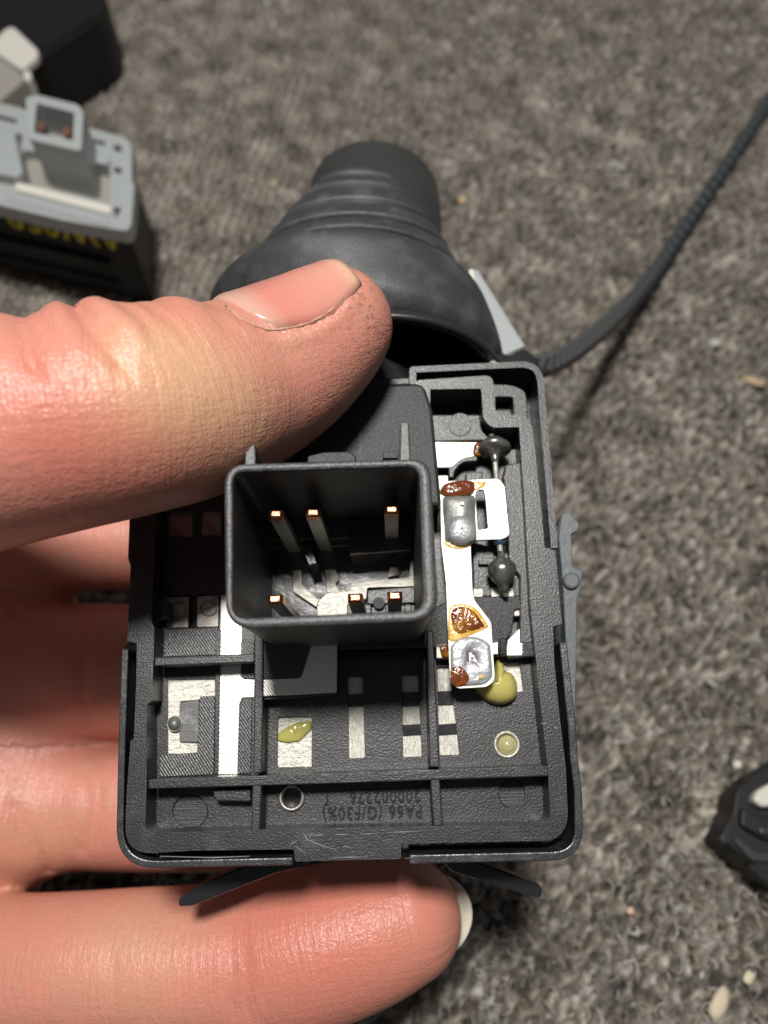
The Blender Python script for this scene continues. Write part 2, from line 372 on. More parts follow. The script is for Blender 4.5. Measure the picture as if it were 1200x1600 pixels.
    # slow drift of the yarn mix over the carpet
    dr = 1+.22*np.sin(pos[:, 0]*.42+pos[:, 1]*.23)*np.cos(pos[:, 1]*.31-pos[:, 0]*.1)
    col = col*dr[:, None]
    col = col*(.82+.25*np.clip((pos[:, 1]-y0)/(y1-y0), 0, 1))[:, None]*0+col
    C = np.ones((n, SA*SB, 4)); C[:, :, :3] = col[:, None, :]
    a = me.color_attributes.new('tone', 'FLOAT_COLOR', 'POINT'); a.data.foreach_set('color', C.astype(np.float32).ravel())
    o = link('carpet_loops', me, YM)
    tag(o, 'mottled grey and brown yarn loops of the carpet pile', 'carpet pile', kind='stuff')
carpet()
def fibres(n=3200):
    r_ = random.Random(3); V = []; Fc = []; C = []
    for _ in range(n):
        px, py = r_.uniform(180, 1230), r_.uniform(-30, 1640)
        p = G(px, py, .04); a = r_.uniform(0, 6.28); k = r_.uniform(-9, 9); L_ = r_.uniform(.12, .5); rad = r_.uniform(.007, .018); tone = r_.choice([(.42, .40, .37), (.55, .53, .50), (.36, .30, .24), (.48, .44, .38)])
        pts = []; q = p.copy()
        for i in range(8):
            pts.append(q.copy()); a += k*L_/8; q = q+Vector((math.cos(a), math.sin(a), math.sin(i*.9)*.45))*L_/8
        b0 = len(V)
        for i, q in enumerate(pts):
            t = (pts[min(i+1, 7)]-pts[max(i-1, 0)]).normalized(); s_ = Vector((-t.y, t.x, 0)); u_ = Vector((0, 0, 1)); rr = rad*(1 if 0 < i < 7 else .3)
            for j in range(4):
                an = j*math.pi/2; V.append(tuple(q+s_*math.cos(an)*rr+u_*math.sin(an)*rr)); C.append((*tone, 1))
        for i in range(7):
            for j in range(4): Fc.append((b0+i*4+j, b0+i*4+(j+1) % 4, b0+(i+1)*4+(j+1) % 4, b0+(i+1)*4+j))
    me = bpy.data.meshes.new('carpet_fibres'); me.from_pydata(V, [], Fc); smooth(me)
    at = me.color_attributes.new('tone', 'FLOAT_COLOR', 'POINT'); at.data.foreach_set('color', np.array(C, np.float32).ravel())
    tag(link('carpet_fibres', me, bpy.data.materials['looped_yarn']), 'short pale curled fibres scattered on the carpet', 'lint', kind='stuff')
fibres()

# ------------------------------------------------------------------ the stalk switch (housing with everything fixed to it)
F = Frame((612, 1131), .030, 9.6)
sw = empty('stalk_switch', F.M)
tag(sw, 'opened black switch housing with rectangular connector socket, held in the hand', 'switch')
FL = -.45          # tray floor height
BOT = -.75
def pr(name, loops, ht, hb, m=PL, bev=.012, parent=None): return prism(F, name, loops, ht, hb, m, parent or sw, bev)

# outer cover rim (thin lip), in its three visible runs
left_path = rp([(190, 1014), (183, 1282, 70), (188, 1350, 60), (260, 1353), (461, 1347)][:1]+[(183, 1352, 75), (459, 1347)], 10)
p = rp([(457, 1352), (320, 1355), (180, 1359, 78), (184, 1180), (190, 1014)], 12)
band(F, 'cover_lip', p, .082, .01, -1.3, PLV, sw)
p = rp([(886, 1003), (893, 1070), (900, 1134), (903, 1180), (910, 1240), (912, 1344, 76), (640, 1350)], 12)
lip2 = band(F, 'cover_lip', p, .095, .01, -1.3, PLV, sw)
p = rp([(640, 600), (640, 573, 5), (848, 563, 52), (853, 640), (862, 740), (872, 856)], 10)
band(F, 'cover_lip', p, .088, .03, -1.3, PL, sw)
# dark gap floor between lip and frame, and the housing's body behind
pr('gap_floor', rp([(208, 600), (640, 585), (846, 574, 50), (872, 850), (905, 1332, 60), (183, 1349, 66), (194, 1010), (206, 1000)], 8), -.62, -1.15, PLG, .01)
# back body, narrower
pr('housing_body', rp([(228, 640, 20), (820, 620, 30), (862, 1270, 40), (232, 1290, 40)], 6), -1.17, -1.75, PL, .03)

outer = rp([(205, 610, 10), (640, 600), (654, 594, 6), (770, 586, 14), (773, 646, 10), (823, 650, 14), (832, 668), (846, 800), (851, 856), (867, 858), (878, 975), (864, 979),
            (866, 1036), (875, 1126), (884, 1200), (889, 1313, 46), (627, 1318), (626, 1342, 3), (462, 1346, 3), (459, 1327), (300, 1329), (194, 1336, 52), (198, 1240), (204, 1157), (209, 1155), (213, 1066), (214, 1005), (199, 1001),
            (204, 885), (200, 872), (203, 790)], 6)
inner = rp([(262, 650), (672, 638), (672, 608), (752, 607, 3), (755, 655, 14), (768, 668, 8), (811, 667), (820, 790), (829, 950), (838, 1035), (842, 1075), (856, 1200), (861, 1290, 22),
            (620, 1292), (420, 1296), (226, 1302, 18), (229, 1235), (229, 1157), (229, 1102), (238, 1094), (241, 980), (236, 970), (238, 935), (244, 800)], 6)
pr('frame', [outer, inner], -.02, -.72, PLS, .014)
# corner boss with a window, upper right, lower than the frame
pr('corner_boss', [rp([(768, 600), (800, 601, 22), (822, 610, 20), (826, 668), (768, 664)], 6), rp([(774, 620, 3), (801, 620, 3), (803, 650, 3), (775, 650, 3)], 3)], -.16, -.62, PL, .01)
pr('boss_shelf', rp([(770, 634), (806, 634), (806, 656), (770, 656)]), -.45, -.63, PL, .01)

# tray floor with openings
win = {
 'm5': rp([(434, 1120, 4), (487, 1119, 4), (487, 1198, 3), (433, 1199, 3)], 3),
 'm6': rp([(544, 1058, 3), (567, 1058, 3), (570, 1184, 3), (545, 1185, 3)], 3),
 'm7': rp([(628, 1056, 3), (653, 1056, 3), (659, 1182, 3), (630, 1183, 3)], 3),
 'm8': rp([(683, 1042, 3), (702, 1042), (718, 1179, 3), (687, 1180, 3)], 3),
 'hole': circ(792, 1163, 20, 21, 24),
 'eye': circ(456, 1246, 15, 16, 24),
 'mark1': circ(297, 1268, 28, 27, 24), 'mark2': circ(800, 1240, 21, 23, 24),
 'cshape': rp([(262, 1062), (336, 1061), (337, 1086), (330, 1088), (311, 1112), (309, 1176, 4), (262, 1178)], 3),
 'tabs': rp([(258, 930), (343, 928), (342, 981), (258, 982)], 3),
 'm9': rp([(744, 1040), (812, 1036, 3), (818, 1080, 3), (744, 1085)], 3),
}
floor_outer = rp([(236, 925), (415, 925), (415, 1030), (690, 1030), (690, 1010), (826, 1008), (843, 1075), (847, 1200), (851, 1284, 20), (236, 1298, 18), (240, 1150), (240, 980)], 6)
pr('tray_floor', [floor_outer]+list(win.values()), FL, FL-.13, PL, .008)
# second floor sheet: left bay hatched plate
pr('hatched_plate', rp([(257, 984), (340, 980), (340, 1023), (257, 1026)]), FL+.03, FL-.1, PLH, .006)
pr('hatched_plate', rp([(376, 1002, 2), (397, 1001), (397, 1060), (376, 1060, 5)], 4), FL+.03, FL-.1, PLH, .006)
pr('hatched_plate', rp([(376, 1094, 5), (394, 1090), (392, 1208), (371, 1209)], 4), FL+.03, FL-.1, PLH, .006)
pr('hatched_plate', rp([(312, 1088, 4), (336, 1087), (334, 1210), (249, 1214), (250, 1179), (308, 1176)], 3), FL+.03, FL-.1, PLH, .006)
pr('edge_strip', rp([(337, 985), (345, 985), (341, 1209), (335, 1209)]), FL+.05, FL-.1, PL, .006)
# deeper dark sheet under all openings
pr('under_sheet', rp([(215, 620), (800, 600), (850, 1295), (225, 1305)]), -.64, -.74, PLG, 0)

# ribs that stand on the tray floor
for pts in ([(231, 1218), (540, 1207), (856, 1196), (857, 1213), (540, 1224), (231, 1233)],
            [(241, 1027), (398, 1021), (398, 1035), (241, 1041)]):
    pr('rib', pts, -.03, FL-.05, PLS, .012)
for pts in ([(397, 880), (411, 880), (411, 1100), (409, 1208), (395, 1209), (397, 1100)],
            [(394, 1225), (409, 1224), (406, 1298), (392, 1299)],
            [(667, 985), (677, 985), (681, 1080), (687, 1199), (671, 1199), (668, 1080)],
            [(672, 1216), (687, 1215), (692, 1291), (677, 1292)]):
    pr('rib', pts, -.045, FL-.05, PL, .012)
pr('block', rp([(332, 1234), (392, 1232), (392, 1253), (335, 1252, 6)], 3), -.22, FL-.03, PL, .014)
pr('left_step', [(238, 935), (262, 940), (262, 968), (240, 972)], -.24, FL-.03, PLS, .01)
0 and pr('left_wedge', [(229, 1104), (243, 1096), (262, 1108), (262, 1140), (229, 1140)], -.2, FL-.03, PL, .01)

# ejector marks, eyelet, drops
pr('ejector_mark', circ(297, 1268, 27.2, 26.2, 24), FL-.05, FL-.12, MARK, .004)
pr('ejector_mark', circ(800, 1240, 20.3, 22.3, 24), FL-.05, FL-.12, MARK, .004)
ey = F(456, 1246, FL)
ring = lathe('eyelet', [(.115, -.15), (.165, -.15), (.165, .02), (.15, .045), (.125, .045), (.115, .02), (.115, -.15)], METD, sw, Matrix.Translation(ey))
h = F(792, 1163, FL)
lathe('drop_ring', [(.125, -.12), (.162, -.12), (.162, .012), (.14, .016), (.125, -.01), (.125, -.12)], MET, sw, Matrix.Translation(h))
lathe('resin_drop', [(.0, .05), (.05, .045), (.1, .01), (.128, -.06), (.125, -.12), (0, -.12)], RESP, sw, Matrix.Translation(h+Vector((.01, -.01, 0))))
lathe('rivet', [(.0, .07), (.035, .062), (.06, .04), (.078, 0), (.082, -.04), (.082, -.1), (0, -.1)], SOLD, sw, Matrix.Translation(F(273, 1131, FL+.02)))
lathe('rivet_ring', [(.085, -.1), (.1, -.1), (.1, 0), (.09, .01), (.085, 0), (.085, -.1)], METD, sw, Matrix.Translation(F(273, 1131, FL+.02)))

# moulded writing, upside down as the part is held
tp = F(657, 1278, FL)
text_mesh('moulded_text', 'PA66 (G/F30%)', .205, .03, TXT, sw, Matrix.Translation(F(660, 1257, FL+.004))@Matrix.Rotation(math.pi-.0, 4, 'Z')@Matrix.Diagonal((.86, 1.05, 1, 1)))
text_mesh('moulded_text', '1', .205, .03, TXT, sw, Matrix.Translation(F(517, 1237, FL+.004))@Matrix.Rotation(math.pi-.0, 4, 'Z')@Matrix.Diagonal((.86, 1.05, 1, 1)))
text_mesh('moulded_text', '200002276', .205, .03, TXT, sw, Matrix.Translation(F(657, 1232, FL+.004))@Matrix.Rotation(math.pi-.0, 4, 'Z')@Matrix.Diagonal((.86, 1.05, 1, 1)))

# lead frame metal
MH = FL+.02
pr('contact_strip', rp([(345, 930), (379, 930), (377, 1050), (379, 1061, 3), (398, 1062), (397, 1089), (378, 1090), (374, 1100), (371, 1210), (341, 1210)], 3), MH, FL-.08, METH, .006)
pr('contact_plate', rp([(410, 990), (527, 988), (526, 1082), (410, 1088)]), -.10, -.16, METH, .006)
pr('plate_bed', rp([(411, 990), (526, 988), (525, 1086), (411, 1094)]), -.162, FL-.03, PLH, .006)
pr('plate_overlay', rp([(412, 985), (494, 985), (470, 1060, 6), (412, 1062)], 4), -.085, -.13, PLH, .006)  # thin dark sheet over part of the contact plate
pr('contact_plate', rp([(262, 1062), (336, 1061), (336, 1090), (300, 1094), (282, 1096), (281, 1160), (309, 1162), (308, 1177), (262, 1178)]), FL-.03, FL-.13, MET, .004)
pr('contact_block', rp([(280, 1098, 5), (311, 1093), (310, 1160), (280, 1160, 5)], 3), FL+.01, FL-.13, METW, .01)
pr('contact_window', rp([(434, 1118), (488, 1118), (488, 1200), (432, 1200)]), FL-.06, FL-.13, MET, 0)
pr('contact_window', rp([(543, 1056), (570, 1056), (572, 1186), (544, 1186)]), FL-.06, FL-.13, METV, 0)
pr('contact_window', rp([(626, 1054), (656, 1054), (662, 1184), (628, 1184)]), FL-.06, FL-.13, METV, 0)
pr('contact_window', rp([(681, 1040), (706, 1040), (720, 1181), (685, 1181)]), FL-.06, FL-.13, METV, 0)
for pts, q in (([(544, 1085), (568, 1084), (569, 1104), (545, 1105)], 0), ([(628, 1082), (654, 1081), (655, 1103), (629, 1104)], 0), ([(629, 1133), (657, 1131), (658, 1148), (630, 1150)], 0),
               ([(684, 1080), (707, 1079), (711, 1101), (685, 1102)], 0), ([(685, 1132), (713, 1130), (715, 1147), (686, 1149)], 0)):
    pr('cross_bar', pts, FL-.035, FL-.12, PLG, .004)
pr('contact_tab', [[(260, 934), (295, 932), (294, 980), (260, 981)], circ(278, 953, 13, 12, 18)], FL-.05, FL-.12, METD, .004)
pr('contact_tab', [[(308, 932), (341, 930), (341, 979), (308, 980)], circ(326, 951, 13, 12, 18)], FL-.05, FL-.12, METD, .004)
pr('tab_disc', circ(278, 953, 12, 11, 18), FL-.062, FL-.12, METD, .004)
pr('tab_disc', circ(326, 951, 12, 11, 18), FL-.062, FL-.12, METD, .004)
pr('contact_plate', rp([(742, 1036), (812, 1034), (818, 1082), (742, 1086)]), FL-.06, FL-.13, MET, 0)
# upper bays in the thumb's shade
pr('upper_floor', [rp([(244, 640), (500, 630), (500, 800), (400, 840), (400, 925), (244, 928)]), [(262, 800), (300, 800), (300, 838), (262, 838)], [(312, 798), (345, 798), (345, 836), (312, 836)]], FL, FL-.13, PL, .008)
pr('contact_tab', [(260, 798), (348, 796), (348, 840), (260, 840)], FL-.07, FL-.13, METD, 0)

# right bay: shelves and floors under the bus bar
pr('bay_floor', rp([(655, 725), (812, 700), (836, 1010), (690, 1012), (655, 1000)]), FL+.02, FL-.1, PL, .01)
pr('disc_shelf', rp([(672, 648), (750, 648, 3), (752, 672, 8), (765, 684, 4), (760, 688), (672, 690)], 4), -.22, FL-.05, PL, .012)
pr('shelf_disc', circ(719, 663, 18, 18, 24), -.205, -.25, PL, .006)
pr('shelf', rp([(790, 726), (813, 722), (824, 790), (826, 835), (834, 1005), (812, 1005), (812, 900), (795, 880), (792, 800), (786, 745)], 3), -.2, FL, PL, .014)
pr('shelf', rp([(728, 738), (754, 737), (754, 754), (728, 754)]), -.24, FL, PL, .01)
pr('curb', rp([(702, 746), (700, 728, 8), (716, 714, 14), (746, 712), (746, 720), (722, 722, 8), (710, 736, 6), (709, 746)], 4), -.18, FL, PL, .01)
pr('shelf', rp([(738, 846), (792, 862), (812, 900), (812, 932), (740, 932)], 3), -.3, FL, PL, .012)
pr('pocket_wall', rp([(748, 872, 4), (836, 872), (838, 882), (748, 882)], 3), -.22, FL, PL, .008)
pr('hatched_block', [rp([(700, 938), (741, 932), (813, 931, 4), (815, 952), (805, 953), (800, 986), (792, 998), (790, 1000), (790, 1026), (720, 1026), (660, 1005), (660, 960)], 3)], -.2, FL, PLH, .012)
pr('hatched_block', rp([(826, 1003), (837, 1003), (839, 1026), (793, 1028), (793, 1024), (816, 1023), (816, 1003)], 2), -.2, FL, PLH, .012)
pr('contact_window', rp([(803, 944), (817, 944), (819, 962), (803, 962)]), -.24, FL, MET, 0)
pr('contact_window', rp([(816, 978), (818, 1024), (790, 1024), (794, 1000), (806, 988)]), -.215, FL, METH, .004)
pr('contact_window', rp([(740, 920), (754, 920), (754, 934), (740, 934)]), -.26, FL, MET, 0)
pr('contact_window', rp([(768, 919), (801, 919), (803, 934), (768, 934)]), -.26, FL, MET, 0)
pr('upright_pin', rp([(780, 996, 7), (791, 996, 7), (793, 1024, 3), (781, 1024, 3)], 5), -.02, FL, PLG, .03)
pr('contact_window', rp([(682, 1006), (702, 1006), (702, 1028), (682, 1028)]), -.2, FL, METB, .004)
pr('contact_window', rp([(768, 1005), (778, 1003), (778, 1022), (768, 1022)]), -.1, FL, METB, .004)
pr('dark_slot', [(682, 988), (702, 988), (702, 1003), (682, 1004)], -.35, FL, PLG, 0)
# top contact
pr('contact_plate', rp([(665, 690), (748, 691), (746, 712), (722, 716, 14), (706, 730, 4), (665, 731)], 5), -.17, -.23, METB, .008)
pr('contact_plate', rp([(670, 743), (700, 743), (701, 775), (670, 775)]), -.17, -.23, METB, .008)

# the raised bus bar with its solder, flux and resin
BB = .05
bus = pr('bus_bar', [rp([(688, 760, 4), (700, 752, 5), (780, 748, 12), (788, 760), (796, 836, 12), (785, 842, 6), (744, 843, 3), (735, 853), (738, 925, 6), (741, 938, 6), (767, 972, 6), (773, 1062, 10), (762, 1073, 8), (712, 1076, 14), (703, 1058), (697, 910), (690, 850)], 6),
                         rp([(742, 768, 6), (756, 762, 8), (759, 780), (763, 826, 3), (746, 829, 3)], 4)], BB, BB-.07, METB, .012)
def on_bus(name, pts, h, m, height, **k): return blob(F, name, pts, BB-.002, height, m, bus, **k)
# clinched sleeve, half round
rows = []
a0 = F(689, 775, BB); a1 = F(745, 772, BB); b0 = F(692, 852, BB); b1 = F(747, 848, BB)
for k in range(15):
    t = k/14; l = a0.lerp(b0, t); r = a1.lerp(b1, t); row = []
    bul = .11+.02*math.sin(t*5)+(.07*math.exp(-((t-.78)/.13)**2))
    if k in (0, 14): bul = .02
    if k in (1, 13): bul *= .85
    for j in range(13):
        s = j/12; p = l.lerp(r, s); z = BB-.03+bul*math.sin(math.pi*s)**.55*(1.0 + .5*math.exp(-((t-.78)/.16)**2)*(math.exp(-((s-.55)/.3)**2)-.6)) + .02*math.sin(s*9+t*6)*.4
        row.append(Vector((p.x, p.y, z)))
    rows.append(row)
o = grid_mesh('clinched_sleeve', rows, SOLD, bus)
blob(F, 'sleeve_bulge', rp([(698, 846, 10), (697, 822, 14), (712, 806, 16), (730, 808, 12), (745, 826, 14), (744, 846, 8), (722, 855, 16)], 5), BB+.02, .15, SOLP, bus, rings=8, lump=.006, seed=21)
tip = F(722, 787, BB+.12); prism_uv('pin_tip', [[(tip.x-.02, tip.y-.02), (tip.x+.02, tip.y-.02), (tip.x+.02, tip.y+.02), (tip.x-.02, tip.y+.02)]], BB+.14, BB, METB, bus, .004)
blob(F, 'flux_patch', rp([(686, 774, 8), (690, 758, 10), (716, 751, 20), (742, 752, 8), (742, 772, 10), (716, 778, 20)], 4), BB-.002, .075, FLUX, bus, lump=.012, seed=3)
blob(F, 'flux_stain', rp([(738, 753, 3), (760, 752, 3), (758, 760, 6), (741, 768, 4)], 4), BB-.002, .018, AMB, bus)
blob(F, 'flux_stain', rp([(692, 846, 4), (742, 847, 6), (730, 857, 8), (712, 859, 10), (696, 853, 4)], 4), BB-.002, .02, AMB, bus)
blob(F, 'flux_stain', rp([(700, 962, 8), (702, 946, 12), (724, 942, 12), (745, 950, 14), (765, 980, 4), (738, 992, 20), (708, 1004, 6), (700, 1000)], 4), BB-.002, .02, AMB, bus)
blob(F, 'flux_patch', rp([(703, 966, 8), (706, 950, 12), (724, 946, 12), (742, 954, 14), (759, 980, 4), (735, 987, 20), (712, 994, 8)], 4), BB+.002, .03, FLUX, bus, lump=.016, seed=5)
# frosted solder pad with a dimple
pad = rp([(702, 1010, 6), (714, 996, 14), (738, 992, 20), (756, 998, 10), (767, 1006, 10), (772, 1060, 10), (760, 1072, 8), (712, 1075, 14), (703, 1055)], 5)
c = F(738, 1026, BB); ol = [F(x, y, BB) for x, y in pad]; rows = [[Vector((p.x, p.y, BB-.01)) for p in ol]]
for k in range(1, 9):
    s = 1-k/8.5; z = BB+.022*math.sin(min(1, k/2)*math.pi/2) - .03*max(0, (k-4)/4)**1.5
    rows.append([Vector((c.x+(p.x-c.x)*s, c.y+(p.y-c.y)*s, z+.006*math.sin(11*p.x+7*p.y+k))) for p in ol])
pad_o = grid_mesh('solder_pad', rows, None, bus, closed=True)
padM = mat('tarnished_pad', (.36, .37, .39), .42, .35, bump=[('noise', 18, .5, .02), ('vor', 20, .2, .01)])
_n, _l, _b = padM.node_tree.nodes, padM.node_tree.links, padM.node_tree.nodes['Principled BSDF']
_a = _n.new('ShaderNodeAttribute'); _a.attribute_name = 'rad'; _c = _n.new('ShaderNodeValToRGB'); _l.new(_a.outputs['Fac'], _c.inputs[0]); _l.new(_c.outputs[0], _b.inputs['Base Color'])
_c.color_ramp.elements[0].position = .12; _c.color_ramp.elements[0].color = (.03, .022, .03, 1); _c.color_ramp.elements[1].position = .62; _c.color_ramp.elements[1].color = (.37, .38, .40, 1)
_e = _c.color_ramp.elements.new(.33); _e.color = (.17, .15, .17, 1)
pad_o.data.materials.append(padM)
_at = pad_o.data.attributes.new('rad', 'FLOAT', 'POINT'); _at.data.foreach_set('value', [1-max(0, i_-1)/8.5 if i_ else 1 for i_ in range(len(rows)) for _ in rows[0]])
prism_uv('pin_tip', [[(c.x-.02, c.y-.016), (c.x+.016, c.y-.016), (c.x+.016, c.y+.02), (c.x-.02, c.y+.02)]], BB+.045, BB-.05, METB, bus, .005)
blob(F, 'flux_patch', rp([(703, 1045, 5), (712, 1040, 5), (724, 1043, 8), (735, 1060, 6), (728, 1071, 6), (712, 1074, 10), (704, 1064)], 4), BB+.01, .035, FLUX, bus, lump=.014, seed=8)
blob(F, 'flux_patch', rp([(749, 1053, 3), (756, 1055, 3), (753, 1062, 3), (748, 1060)], 3), BB+.03, .012, AMB, bus)
blob(F, 'flux_patch', rp([(686, 1010, 4), (702, 1006), (703, 1028), (690, 1028, 5)], 3), -.2, .05, FLUX, sw, lump=.012, seed=9)

# resin drop beside the pad, resin smear in the window
blob(F, 'resin_drop', rp([(741, 1076, 5), (748, 1070, 4), (770, 1066), (772, 1040), (776, 1028, 5), (786, 1036, 6), (786, 1048, 8), (800, 1052, 14), (809, 1072, 16), (805, 1094, 18), (784, 1103, 22), (762, 1098, 14), (750, 1086, 10)], 5), FL+.02, .30, RESIN, sw, rings=9, power=.8, seed=4)
blob(F, 'resin_smear', rp([(434, 1146, 3), (445, 1138, 6), (466, 1128, 6), (487, 1126, 3), (487, 1140), (478, 1148, 6), (470, 1158, 6), (450, 1161, 8), (434, 1158, 3)], 4), FL-.06, .06, RESD, sw, lump=.006, seed=6)

# two soldered bulbs on wires at the bus bar's right
def bulb(px, py, h, s, stem_top, stem_bot, shape):
    c = F(px, py, h); t = F(*stem_top); b = F(*stem_bot); ax = (b-t).normalized()
    side = ax.cross(Vector((0, 0, 1))).normalized(); nn = side.cross(ax)
    M = Matrix(((side.x, nn.x, ax.x, c.x), (side.y, nn.y, ax.y, c.y), (side.z, nn.z, ax.z, c.z), (0, 0, 0, 1)))
    o = lathe('solder_bulb', [(r*s, z*s) for r, z in shape], BULB, sw, M)
    tube('lead_wire', [t, c, b], .036, MET, o, 10)
bulb(784, 890, -.02, .185, (781, 850, -.02), (791, 932, -.1), [(.14, -1.3), (.16, -1.0), (.35, -.8), (.75, -.55), (.98, -.25), (1.0, .05), (.9, .4), (.7, .75), (.42, 1.05), (.3, 1.25), (.28, 1.5), (0, 1.5)])
bulb(772, 702, -.12, .17, (768, 680, -.2), (776, 752, .0), [(.5, -1.0), (.95, -.6), (1.3, -.2), (1.35, .1), (1.1, .3), (.7, .38), (.42, .6), (.3, .9), (.26, 1.3), (0, 1.32)])
blob(F, 'flux_patch', rp([(738, 712, 5), (740, 694, 8), (752, 690, 6), (758, 702, 6), (752, 714, 6)], 4), -.175, .05, FLUX, sw, seed=11)
bd = F(781, 845, -.03); lathe('blue_bead', [(0, .06), (.06, .05), (.09, 0), (.08, -.05), (0, -.08)], mat('blue_steel', (.06, .10, .16), .3, .6), sw, Matrix.Translation(bd))

# raised block above the socket
PLB = mat('block_plastic', (.021, .0215, .023), .5, spec=.32, bump=[('noise', 40, .5, .012)], speck=(34, .42, 2.6))
blk = pr('raised_block', rp([(470, 610, 8), (500, 603), (662, 598, 14), (676, 640), (690, 790), (470, 790)], 6), .30, -.5, PLB, .035)
pr('block_edge', rp([(500, 596), (640, 590), (640, 600), (500, 606)]), .12, -.5, PL, .01)
pr('dark_tab', rp([(480, 712, 4), (505, 706, 4), (545, 705, 4), (556, 712), (556, 722), (480, 724)], 3), 1.15, .1, PLB, .012)
pr('dark_tab', rp([(598, 705, 3), (622, 704), (622, 716), (598, 716, 3)], 3), .95, .1, PLB, .008)
pr('block_seam', [(560, 628), (562.5, 628), (565, 722), (562.5, 722)], .303, .2, MARK, 0)

# connector socket
ST = 2.05
so = rp([(349, 725, 34), (672, 716, 30), (686, 970, 44), (352, 984, 48)], 9)
si = rp([(362, 736, 18), (656, 727, 22), (663, 955, 22), (362, 968, 24)], 9)
so_b = so; socket = empty('connector_socket'); socket.parent = sw
def shroud():
    ho = [F(x, y, ST) for x, y in so]; hi = [F(x, y, ST) for x, y in si]
    co = sum(ho, Vector())/len(ho)
    n = len(ho)
    def lvl(l, h, s): return [Vector((co.x+(p.x-co.x)*s, co.y+(p.y-co.y)*s, h)) for p in l]
    prof_o = [(ST, .985), (ST-.012, .995), (ST-.04, 1.0), (ST-.07, .998), (ST-.1, .988), (1.2, .985), (.3, .982), (-.48, .975)]
    prof_i = [(ST, 1.0), (ST-.02, .988), (ST-.06, .982), (1.2, .980), (.3, .975), (-.48, .97)]
    rows = [lvl(ho, h, s) for h, s in prof_o[::-1]] + [lvl(hi, h, s) for h, s in prof_i]
    V = [tuple(p) for r in rows for p in r]; Fc = []
    # both loops are built with the same corner count, so rows connect one to one
    for i in range(len(rows)-1):
        for j in range(n):
            k = (j+1) % n; Fc.append((i*n+j, i*n+k, (i+1)*n+k, (i+1)*n+j))
    Fc += [((len(rows)-1)*n+j, (len(rows)-1)*n+(j+1) % n, (j+1) % n, j) for j in range(n)]
    me = bpy.data.meshes.new('shroud'); me.from_pydata(V, [], Fc); me.update()
    bm = bmesh.new(); bm.from_mesh(me); bmesh.ops.recalc_face_normals(bm, faces=bm.faces); bm.to_mesh(me); bm.free(); smooth(me)
    link('shroud', me, PSH, socket)
shroud()
# keying fins on the socket's upper side
for x0, x1, y0, y1 in ((383, 398, 671, 732), (625, 640, 659, 724)):
    prism(F, 'fin', rp([(x0, y0, 7), (x1-1, y0-1, 7), (x1+2, y1), (x0-1, y1)], 5), ST-.01, .2, PSH, socket, .015)
# pins: tinned sides, bare copper tips
def pin(px, py, top, lean=(0, 0), w=.165, t=.10, dark=False):
    c = F(px, py, top)
    def sq(h, s=1, o=(0, 0)): return [Vector((c.x+a*w/2*s+o[0], c.y+b*t/2*s+o[1], h)) for a, b in ((-1, -1), (1, -1), (1, 1), (-1, 1))]
    def mk(name, levels, m, par):
        o = grid_mesh(name, [sq(*l) for l in levels], m, par, closed=True)
        o.data.polygons.foreach_set('use_smooth', [False]*len(o.data.polygons)); return bevel(o, .008)
    o = mk('pin', [(-.5, 1, lean), (top-.17, 1), (top-.15, .98)], METB if not dark else METD, socket)
    mk('copper_tip', [(top-.15, 1.03), (top-.03, 1.0), (top+.015, .62)], COP, o)
for px, py in ((431, 803), (489, 801), (612, 796)): pin(px, py, 1.3)
for px, py in ((430, 936), (555, 934), (617, 931)): pin(px, py, 1.25, dark=True)  # lower pins: dark reflections on their faces put into the metal colour
# socket bottom: dark deck with recess, metal strips
prism(F, 'socket_deck', [rp([(395, 800), (668, 795), (672, 1012), (400, 1018)]), rp([(413, 858, 3), (640, 850, 3), (646, 940, 3), (520, 956), (505, 975), (413, 975)], 3)], -.25, -.5, PL, socket, .012)
prism(F, 'recess_floor', rp([(400, 845), (655, 840), (655, 985), (400, 990)]), -.45, -.6, PLG, socket, 0)
prism(F, 'pin_deck', rp([(392, 770), (668, 765), (668, 838), (396, 846)]), .02, -.5, PL, socket, .012)
prism(F, 'socket_step', rp([(545, 812), (642, 808), (644, 860), (546, 868)]), .1, -.5, PLG, socket, .01)
prism(F, 'socket_post', rp([(468, 849), (484, 847), (496, 880), (482, 884)]), .1, -.5, PLG, socket, .01)
prism(F, 'contact_strip', rp([(549, 911), (640, 902, 4), (641, 877, 4), (650, 874), (652, 916), (574, 918, 3), (572, 936), (548, 938), (536, 982), (497, 984), (495, 942, 8), (512, 926, 6), (546, 924)], 4), -.2, -.4, MET, socket, .006)
prism(F, 'contact_strip', rp([(458, 892), (471, 890), (473, 915, 4), (498, 938), (494, 948), (458, 924, 4)], 4), -.36, -.42, MET, socket, .006)
prism(F, 'contact_strip', rp([(507, 891, 3), (524, 889, 3), (530, 905), (524, 912), (532, 925), (510, 926), (510, 905)], 4), -.36, -.42, MET, socket, .006)
prism(F, 'contact_strip', rp([(610, 886), (622, 886), (624, 898, 3), (606, 902, 3)], 3), -.3, -.42, METD, socket, .006)
prism(F, 'deck_plate', rp([(574, 922, 4), (648, 916), (648, 942), (574, 944, 4)], 3), -.17, -.4, PL, socket, .01)
prism(F, 'deck_hole', circ(592, 942, 9, 9, 16), -.165, -.4, TXT, socket, .0)
for x in (548, 575, 608, 638):
    prism(F, 'guide_post', rp([(x-6, 944, 2), (x+5, 944, 2), (x+5, 966), (x-6, 966)], 3), .05, -.5, PL, socket, .01)

